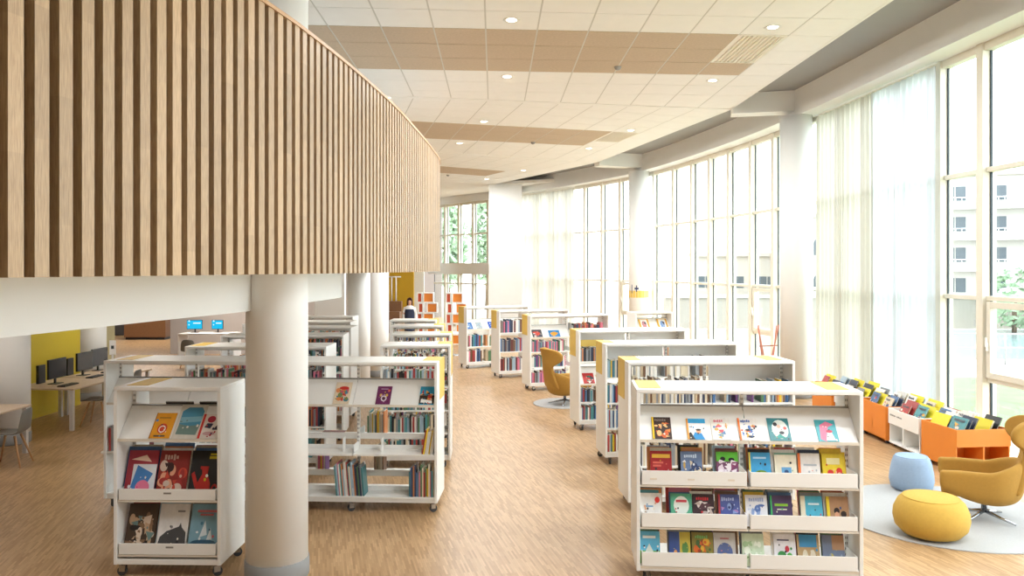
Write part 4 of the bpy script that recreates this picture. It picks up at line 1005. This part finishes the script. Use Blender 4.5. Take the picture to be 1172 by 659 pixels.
# ---------------------------------------------------------------- computer corner under the balcony
w = MB(); w.box(-9.15, -8.95, 12.6, 16.3, 0, 2.7); struct(w.build('wall_side', M['yellow_wall']), 'yellow green wall behind the computer desks')
w = MB(); w.box(-8.95, -8.94, 12.6, 16.3, 0, .07); struct(w.build('baseboard_side', M['yellow_wall']))
w = MB(); w.box(-11.3, -5.2, 26.0, 26.2, 0, 2.7); struct(w.build('wall_inner', M['wall_warm']), 'grey wall behind the service computers')
w = MB(); w.box(-10.0, -9.9, 18.6, 19.6, 0, 2.7); struct(w.build('wall_inner_side', mat('beige_wall', '#b3a67c', .8)), 'beige side wall at the end of the yellow wall')
w = MB(); w.box(-5.6, -4.75, 22.3, 22.5, 0, 2.7); struct(w.build('wall_inner_white', M['wall']), 'white partition behind the paired columns')
def table(x, y, deg, lx, ly, lab, z=.735):
    r = empty('desk', (x, y, 0), rad(deg), lab, 'desk', 'pale laminate desks under the balcony')
    bevel(MB().box(0, lx, 0, ly, z - .028, z).build('desktop', M['desk'], r), .004)
    for ax in (.06, lx - .06):
        for ay in (.06, ly - .06): MB().box(ax - .03, ax + .03, ay - .03, ay + .03, 0, z - .028).build('leg', M['leg_white'], r)
    return r
table(-8.72, 13.65, -4, 1.15, 1.35, 'pale laminate desk with the nearest dark monitor')
table(-8.62, 15.05, -4, 1.05, 1.35, 'pale laminate desk with the two farther monitors')
table(-8.5, 10.2, 0, 1.14, 1.85, 'pale laminate table cut by the left picture edge')
def chair(x, y, deg, lab):
    r = empty('shell_chair', (x, y, 0), rad(deg), lab, 'chair', 'grey shell chairs with wooden legs')
    rows = []                                  # local +y is where the sitter looks
    for y_, z_, hw in ((.24, .43, .19), (.20, .455, .215), (.05, .45, .225), (-.1, .44, .225), (-.19, .47, .22), (-.235, .56, .215), (-.255, .68, .205), (-.265, .78, .18), (-.268, .82, .13)):
        rows.append([(hw * s_, y_ + (.05 * abs(s_) ** 2 if z_ > .5 else 0), z_ + (.03 * abs(s_) ** 2 if z_ < .5 else -.015 * abs(s_))) for s_ in (-1, -.6, 0, .6, 1)])
    o = MB().grid(rows).build('seat_shell', M['chair_grey'], r); solid(o, .014); subd(o, 2)
    for sx_ in (-1, 1):
        for sy_ in (-1, 1): MB().tube([(.1 * sx_, .1 * sy_, .43), (.215 * sx_, .22 * sy_, 0)], [.018, .011], 10).build('leg', M['beech'], r)
    return r
chair(-7.18, 11.25, 100, 'grey shell chair cut by the left picture edge')
chair(-7.45, 14.15, 95, 'grey shell chair tucked at the desk of the nearest monitor')
chair(-7.65, 15.6, 95, 'grey shell chair half hidden at the farther monitors')
def monitor(x, y, z, deg, lab, lit=False, w_=.5, h_=.3):
    r = empty('monitor', (x, y, z), rad(deg), lab, 'monitor', 'lit blue monitors' if lit else 'dark monitors on the desks')
    bevel(MB().box(-w_ / 2, w_ / 2, -.02, .02, .1, .1 + h_).build('casing', M['dark'], r), .004)
    MB().box(-w_ / 2 + .01, w_ / 2 - .01, -.022, -.02, .112, .088 + h_).build('screen', M['screen_blue'] if lit else M['screen_dark'], r)
    if lit:
        s = MB(); s.box(-.04, w_ / 2 - .05, -.023, -.022, .27, .30); s.box(-w_ / 2 + .05, -w_ / 2 + .09, -.023, -.022, .33, .37); s.box(-w_ / 2 + .05, -w_ / 2 + .08, -.023, -.022, .22, .25); s.build('screen_text', M['screen_white'], r)
    s = MB(); s.box(-.02, .02, .02, .045, .01, .26); s.box(-.11, .11, -.06, .1, 0, .01); s.build('stand', M['dark'], r)
    return r
for i, (x, y, dg) in enumerate([(-8.22, 14.2, 88), (-8.32, 15.3, 88), (-8.42, 16.05, 86)]):
    monitor(x, y, .737, dg, w_=.52, h_=.35, lab=['nearest dark monitor on the desk by the yellow wall', 'middle dark monitor on the desk by the yellow wall', 'farthest dark monitor on the desk by the yellow wall'][i])
    if i < 2:
        b = MB(); b.box(-.1, .1, -.025, .025, 0, .33); o = bevel(b.build('computer_tower', M['dark']), .004); o.location = (x - .3, y + .02, .737); o.rotation_euler = (0, 0, rad(dg)); tag(o, ['small black computer left of the nearest dark monitor', 'small black computer left of the middle dark monitor'][i], 'computer', 'small black computers')
    b = MB(); b.box(-.21, .21, -.07, .07, 0, .018)
    for a in range(14):
        for c_ in range(4): b.box(-.2 + a * .029, -.176 + a * .029, -.06 + c_ * .031, -.034 + c_ * .031, .018, .022)
    o = b.build('keyboard', M['dark']); o.location = (x + .33, y - .22, .737); o.rotation_euler = (0, 0, rad(dg)); tag(o, ['black keyboard before the nearest dark monitor', 'black keyboard before the middle dark monitor', 'black keyboard before the farthest dark monitor'][i], 'keyboard', 'black keyboards')
# service point with lit monitors
def counter(x0, x1, y0, y1, z, lab):
    cx, cy = (x0 + x1) / 2, (y0 + y1) / 2; r = empty('counter_desk', (cx, cy, 0), 0, lab, 'desk')
    a, b_ = (x1 - x0) / 2, (y1 - y0) / 2
    MB().box(-a, a, -b_, b_, z - .03, z).build('desktop', M['leg_white'], r)
    for s_ in (-1, 1): MB().box(s_ * a - .025 if s_ > 0 else -a, a if s_ > 0 else -a + .025, -b_, b_, 0, z - .03).build('side_panel', M['leg_white'], r)
    return r
counter(-9.95, -8.3, 23.4, 24.1, .88, 'white service desk with the two lit blue screens')
monitor(-9.62, 23.85, .882, 3, 'lit blue screen, left one on the service desk', True, .46, .28)
monitor(-8.93, 23.85, .882, -6, 'lit blue screen, right one on the service desk', True, .36, .28)
chair(-9.15, 22.4, 0, 'grey round-backed chair before the lit blue screens')
# brown cabinet far left
r = empty('wooden_cabinet', (-14.2, 31.5, 0), 0, 'brown wooden counter in the far left distance', 'cabinet')
bevel(MB().box(-1.2, .45, -.3, .3, .1, .9).build('body', M['brown'], r), .01); MB().box(-1.25, .5, -.34, .34, .9, .94).build('countertop', M['brown'], r); MB().box(-1.15, .4, -.26, .28, 0, .1).build('plinth', M['dark'], r)
o = bevel(MB().box(-1.0, 1.0, -.35, .35, 0, .45).build('low_bench', mat('dark_grey_fabric', '#4a4644', .9)), .03); o.location = (-16.6, 33.6, 0); tag(o, 'dark grey bench left of the brown wooden counter', 'bench')
# small sign standing on the long left bookcase's far end
r = empty('tabletop_sign', (-6.12, 12.05, 0), rad(10), 'small white sign on a post behind the long left bookcase', 'sign')
MB().tube([(0, 0, 0), (0, 0, 1.5)], .015, 10).build('post', M['leg_white'], r); MB().lathe([(.16, 0), (.16, .015), (.02, .02)], 24).build('foot', M['leg_white'], r)
MB().box(-.045, .045, -.006, .006, 1.49, 1.71).build('plate', M['white'], r); MB().box(-.02, .02, -.008, -.006, 1.58, 1.63).build('symbol', M['gasket'], r)

# ---------------------------------------------------------------- far end: steps, cube towers, person
r = empty('wooden_steps', (-6.05, 35.3, 0), 0, 'brown wooden seating steps before the ochre wall', 'steps')
for k in range(3): MB().box(-1.0, 1.05, -.9 + k * .55, .6, .45 * k + .002, .45 * (k + 1)).build('step', M['brown'], r)
r = empty('white_railing', (-5.35, 35.75, 1.352), 0, 'white railing posts on the wooden steps', 'railing')
for x in (-.12, .08): MB().tube([(x, 0, 0), (x, 0, 1.1)], .03, 10).build('post', M['white'], r)
MB().tube([(-.25, 0, 1.1), (.3, 0, 1.1)], .03, 10).build('handrail', M['white'], r)

def cubes(X, Y, seed, lab):
    r = empty('cube_tower', (X, Y, 0), 0, lab, 'shelving', 'towers of orange and white cubes')
    ph = .385
    for lv in range(5):
        off = .0 if lv % 2 == 0 else .14; z0 = lv * ph
        for x0, w_, mi in ((-.36 + off * .3, .2, M['red_orange']), (-.13 + off, .4, M['orange'])):
            mb = MB(); t = .035; z1 = z0 + ph - .006; x1 = x0 + w_
            mb.box(x0, x1, 0, .34, z0, z0 + t); mb.box(x0, x1, 0, .34, z1 - t, z1); mb.box(x0, x0 + t, 0, .34, z0 + t, z1 - t); mb.box(x1 - t, x1, 0, .34, z0 + t, z1 - t)
            mb.box(x0 + t, x1 - t, .06, .08, z0 + t, z1 - t, 1)
            mb.build('cube', [M['white'], mi], r)
cubes(-3.22, 29.6, 1, 'orange and white cube tower behind the person')
cubes(-2.1, 29.2, 2, 'orange and white cube tower left of the farthest bookcase')

# white reading table in front of the towers
r = empty('round_table', (-1.95, 25.6, 0), 0, 'small white round table near the cube towers', 'table')
MB().lathe([(.42, .71), (.43, .73), (.42, .74)], 36).build('tabletop', M['white'], r); MB().lathe([(.25, 0), (.24, .02), (.03, .04), (.03, .71)], 24).build('pedestal', M['steel'], r)

def person(x, y, deg):
    r = empty('person', (x, y, 0), rad(deg), 'person with long brown hair in white shirt and navy apron', 'person')
    V = []; E_ = []; RD_ = []
    def v(p, rr, par=None):
        V.append(p); RD_.append(rr)
        if par is not None: E_.append((par, len(V) - 1))
        return len(V) - 1
    pel = v((0, 0, .95), (.15, .11)); sp = v((0, 0, 1.12), (.125, .095), pel); ch = v((0, 0, 1.3), (.15, .1), sp); ns = v((0, .01, 1.44), (.06, .055), ch); nk = v((0, 0, 1.5), (.048, .048), ns)
    hd = v((0, -.015, 1.58), (.07, .08), nk); v((0, -.01, 1.68), (.062, .075), hd)
    for s_ in (-1, 1):
        hp = v((.09 * s_, 0, .88), (.085, .085), pel); kn = v((.1 * s_, -.01, .5), (.055, .055), hp); an = v((.1 * s_, .02, .1), (.036, .036), kn); v((.11 * s_, -.12, .035), (.035, .03), an)
        sh = v((.165 * s_, 0, 1.39), (.05, .05), ch); el = v((.23 * s_, .02, 1.12), (.037, .037), sh); wr = v((.22 * s_, -.1, .9), (.024, .024), el); pa = v((.215 * s_, -.13, .84), (.03, .018), wr)
        for k in range(4):
            f1 = v((.205 * s_ + (k - 1.5) * .017, -.15, .79), (.008, .008), pa); f2 = v((.205 * s_ + (k - 1.5) * .018, -.155, .755 + .006 * abs(k - 1.4)), (.007, .007), f1)
        t1 = v((.175 * s_, -.145, .83), (.009, .009), pa); v((.165 * s_, -.16, .8), (.008, .008), t1)
    me = bpy.data.meshes.new('body'); me.from_pydata(V, E_, []); o = bpy.data.objects.new('body', me); col.objects.link(o); o.parent = r
    sk = o.modifiers.new('skin', 'SKIN'); 
    if not me.skin_vertices: 
        bpy.context.view_layer.objects.active = o
    for i, rr in enumerate(RD_): me.skin_vertices[0].data[i].radius = rr
    me.skin_vertices[0].data[0].use_root = True
    me.materials.append(M['skin']); subd(o, 2)
    # face
    fc = MB(); fc.lathe([(.004, 0), (.012, -.012), (.008, -.03)], 10, 0, (0, -.098, 1.6)); fc.build('nose', M['skin'], r)
    for s_ in (-1, 1):
        e = MB(); e.lathe([(.002, -.006), (.009, 0), (.002, .006)], 10, 0, (.03 * s_, -.088, 1.615)); e.build('eye', M['dark'], r)
    mth = MB(); mth.box(-.022, .022, -.094, -.086, 1.548, 1.556); mth.build('mouth', pm('#a8504a'), r)
    def shell(name, prof, m_, a0=0, a1=2 * PI, sy_=.75):
        rows = [[(hw * math.cos(a0 + (a1 - a0) * k / 20), cy_ + hw * sy_ * math.sin(a0 + (a1 - a0) * k / 20), z) for k in range(21)] for hw, z, cy_ in prof]
        o = MB().grid(rows).build(name, m_, r); solid(o, .008, 1); subd(o, 1); return o
    shell('shirt', [(.175, .88, 0), (.165, 1.1, 0), (.19, 1.28, 0), (.195, 1.38, 0), (.13, 1.45, 0), (.07, 1.48, 0)], M['shirt'])
    for s_ in (-1, 1):
        sl_ = MB(); sl_.tube([(.15 * s_, 0, 1.41), (.2 * s_, .01, 1.27), (.23 * s_, .02, 1.12), (.222 * s_, -.07, .96)], [.062, .056, .05, .042], 14, cap=False); sl_.build('sleeve', M['shirt'], r)
    shell('trousers', [(.1, .08, 0), (.12, .5, 0), (.16, .8, 0), (.17, .95, 0)], mat('dark_trousers', '#2c2e36', .8))
    shell('apron', [(.2, .55, 0), (.195, .8, 0), (.18, 1.05, 0), (.195, 1.2, 0), (.16, 1.36, -.03)], M['apron'], PI * 1.12, PI * 1.88, .8)
    hr = shell('hair', [(.075, 1.36, .03), (.1, 1.5, .02), (.102, 1.6, .01), (.1, 1.68, 0), (.07, 1.745, 0), (.02, 1.765, 0)], M['hair'], PI * 1.78 - 2 * PI, PI * 1.22, .98)
    return r
person(-3.72, 28.6, 5)

# ---------------------------------------------------------------- outside
g = MB(); g.box(-60, 160, 8, 160, -.5, -.35) if False else g.prism([(8.0, -20), (160, -20), (160, 160), (-60, 160), (-60, 46.5), (-4.5, 46.5), (4, 36)], -.6, -.3)
struct(g.build('ground_paving', M['concrete']), 'pale paving outside')
g = MB(); g.prism([(8.2, 2), (40, 2), (40, 22), (11, 22), (8.2, 18)], -.3, -.22); o = g.build('lawn', M['grass']); tag(o, 'bright lawn outside the near windows', 'grass', kind='stuff')
g = MB(); g.box(8, 80, 27, 40, -.29, -.27); struct(g.build('ground_river', M['water']), 'river beyond the lawn')
r = empty('metal_railing', (24, 25.5, -.3), 0, 'low grey railing between the lawn and the river', 'railing')
for z in (.55, 1.0): MB().tube([(-14, 0, z), (16, 0, z)], .03, 6).build('rail', M['alu'], r)
for k in range(11): MB().tube([(-14 + k * 3, 0, 0), (-14 + k * 3, 0, 1.0)], .03, 6).build('post', M['alu'], r)
r = empty('river_wall', (30, 41, -.3), 0, 'pale stone quay wall across the river', 'wall'); MB().box(-22, 50, 0, .6, 0, 1.6).build('wall_face', M['bldg2'], r); MB().box(-22, 50, -.1, .7, 1.6, 1.75).build('coping', M['bldg'], r)

def bush(x, y, z, rx, rz, lab, n=420, seed=0, grp='bushes on the quay'):
    q = random.Random(seed); r = empty('leafy_bush', (x, y, z), 0, lab, 'bush', grp)
    mb = MB()
    for _ in range(n):
        a, b_, rr = q.uniform(0, 2 * PI), math.acos(q.uniform(-1, 1)), q.uniform(.6, 1) ** .5
        c_ = Vector((rx * rr * math.sin(b_) * math.cos(a), rx * rr * math.sin(b_) * math.sin(a), rz * (1 + rr * math.cos(b_)) + .2))
        s_ = rx * q.uniform(.1, .2); u = Vector((q.uniform(-1, 1), q.uniform(-1, 1), q.uniform(-1, 1))).normalized() * s_; w_ = u.orthogonal().normalized() * s_ * .6
        mb.quad(c_ - u, c_ + w_, c_ + u, c_ - w_)
    mb.build('foliage', M['leaf'], r); MB().tube([(0, 0, 0), (0, 0, rz)], rx * .08, 8).build('stem', M['bark'], r)
bush(24.4, 38.2, -.27, 1.4, 1.5, 'round green bush seen in the near opening window, left one', seed=1)
bush(28.4, 38.4, -.27, 1.7, 1.9, 'round green bush seen in the near opening window, right one', seed=2)
def tree(x, y, hgt, rx, lab, seed):
    q = random.Random(seed); r = empty('leafy_tree', (x, y, -.3), 0, lab, 'tree', 'trees beyond the end windows')
    mb = MB()
    for _ in range(900):
        a, b_, rr = q.uniform(0, 2 * PI), math.acos(q.uniform(-1, 1)), q.uniform(.3, 1) ** .5
        c_ = Vector((rx * rr * math.sin(b_) * math.cos(a), rx * rr * math.sin(b_) * math.sin(a), hgt * (.6 + .4 * rr * math.cos(b_))))
        s_ = q.uniform(.15, .4); u = Vector((q.uniform(-1, 1), q.uniform(-1, 1), q.uniform(-1, 1))).normalized() * s_; w_ = u.orthogonal().normalized() * s_ * .6
        mb.quad(c_ - u, c_ + w_, c_ + u, c_ - w_)
    mb.build('crown', M['leaf'], r); MB().tube([(0, 0, 0), (.1, 0, hgt * .35), (0, .1, hgt * .7)], [.2, .15, .06], 10).build('trunk', M['bark'], r)
tree(-4.6, 56, 8, 1.5, 'slim green tree outside the end window, left one', 5); tree(-1.9, 60, 9.5, 1.3, 'slim green tree outside the end window, right one', 6)

def building(X, Y, deg, wd, ht, fl, m_, lab, balc=True, arch=False, dp=10):
    r = empty('apartment_building', (X, Y, -.3), rad(deg), lab, 'building', 'pale buildings across the river')
    MB().box(-wd / 2, wd / 2, 0, dp, 0, ht).build('wall', m_, r); MB().box(-wd / 2 - .3, wd / 2 + .3, -.4, dp, ht, ht + .4).build('roof', M['bldg2'], r)
    n = int(wd / 3.2)
    for f in range(int(ht / fl)):
        z = f * fl + .9
        if balc and f > 0:
            MB().box(-wd / 2 + .5, wd / 2 - .5, -1.4, 0, z - .9, z - .7).build('balcony_slab', M['bldg'], r)
            b = MB(); b.tube([(-wd / 2 + .5, -1.35, z + .2), (wd / 2 - .5, -1.35, z + .2)], .04, 6)
            for k in range(int(wd * 2)): b.tube([(-wd / 2 + .5 + k * .5, -1.35, z - .7), (-wd / 2 + .5 + k * .5, -1.35, z + .2)], .025, 5)
            b.build('balcony_railing', M['white'], r)
        for k in range(n):
            x = -wd / 2 + (k + .5) * wd / n; w_ = MB()
            if arch:
                pts = [(x - .5, -.03, z), (x + .5, -.03, z), (x + .5, -.03, z + 1.2)] + [(x + .5 * math.cos(t * PI / 8), -.03, z + 1.2 + .5 * math.sin(t * PI / 8)) for t in range(1, 8)] + [(x - .5, -.03, z + 1.2)]
                w_.poly(pts)
            else: w_.box(x - .9, x - .05, -.03, .02, z, z + 1.35); w_.box(x + .05, x + .9, -.03, .02, z, z + 1.35)
            w_.build('window', M['bglass'], r)
building(50, 72, -20, 20, 11.9, 2.9, M['bldg'], 'pale apartment block with long balconies across the river')
building(34, 78, -14, 10, 8.3, 3.6, M['bldg'], 'pale gabled house with arched windows left of the apartment block', False, True)
building(28, 92, -18, 14, 4.6, 3.2, M['bldg2'], 'beige house seen through the middle windows', False)

# ---------------------------------------------------------------- light
wd_ = bpy.data.worlds.new('world'); bpy.context.scene.world = wd_; wd_.use_nodes = True; nt = wd_.node_tree
bg = nt.nodes['Background']; tc = nt.nodes.new('ShaderNodeTexCoord'); sp = nt.nodes.new('ShaderNodeSeparateXYZ'); rp = nt.nodes.new('ShaderNodeValToRGB')
nt.links.new(tc.outputs['Generated'], sp.inputs[0]); nt.links.new(sp.outputs['Z'], rp.inputs[0]); nt.links.new(rp.outputs[0], bg.inputs[0])
rp.color_ramp.elements[0].color = (.86, .93, 1, 1); rp.color_ramp.elements[1].color = (.80, .90, 1, 1)
bg.inputs[1].default_value = 4.6
def area(x, y, z, sx_, sy_, p, c_=(1, .95, .89)):
    l = bpy.data.lights.new('lamp_or_fill', 'AREA'); l.shape = 'RECTANGLE'; l.size = sx_; l.size_y = sy_; l.energy = p; l.color = c_
    o = bpy.data.objects.new('lamp_or_fill', l); col.objects.link(o); o.location = (x, y, z); return o
for x in (-5, -8, -12):
    for y in (6, 11, 16): area(x, y, 2.68, .6, .6, 12)
area(-9, 24, 2.68, .6, 1.2, 60); area(-14, 30, 4, 1.2, 1.2, 120)
for px, py, lab in dl_spots:
    x, y, z = gp(px, py, ZC); area(x, y, z - .03, .5, .5, 75, (.93, .965, 1))
for x, y in ((3.5, 5), (4.5, 2), (2.5, 3), (5, 4.5), (-8, 8), (-8, 14)): area(x, y, ZC - .03, .5, .5, 75, (.93, .965, 1))  # unseen; the ones near the camera are added to brighten the bookcase fronts
sc = bpy.context.scene
sc.view_settings.view_transform = 'Standard'; sc.view_settings.look = 'None'; sc.view_settings.gamma = 1; sc.view_settings.use_curve_mapping = False
sc.view_settings.exposure = .7
print('BOOKS', nbook[0])
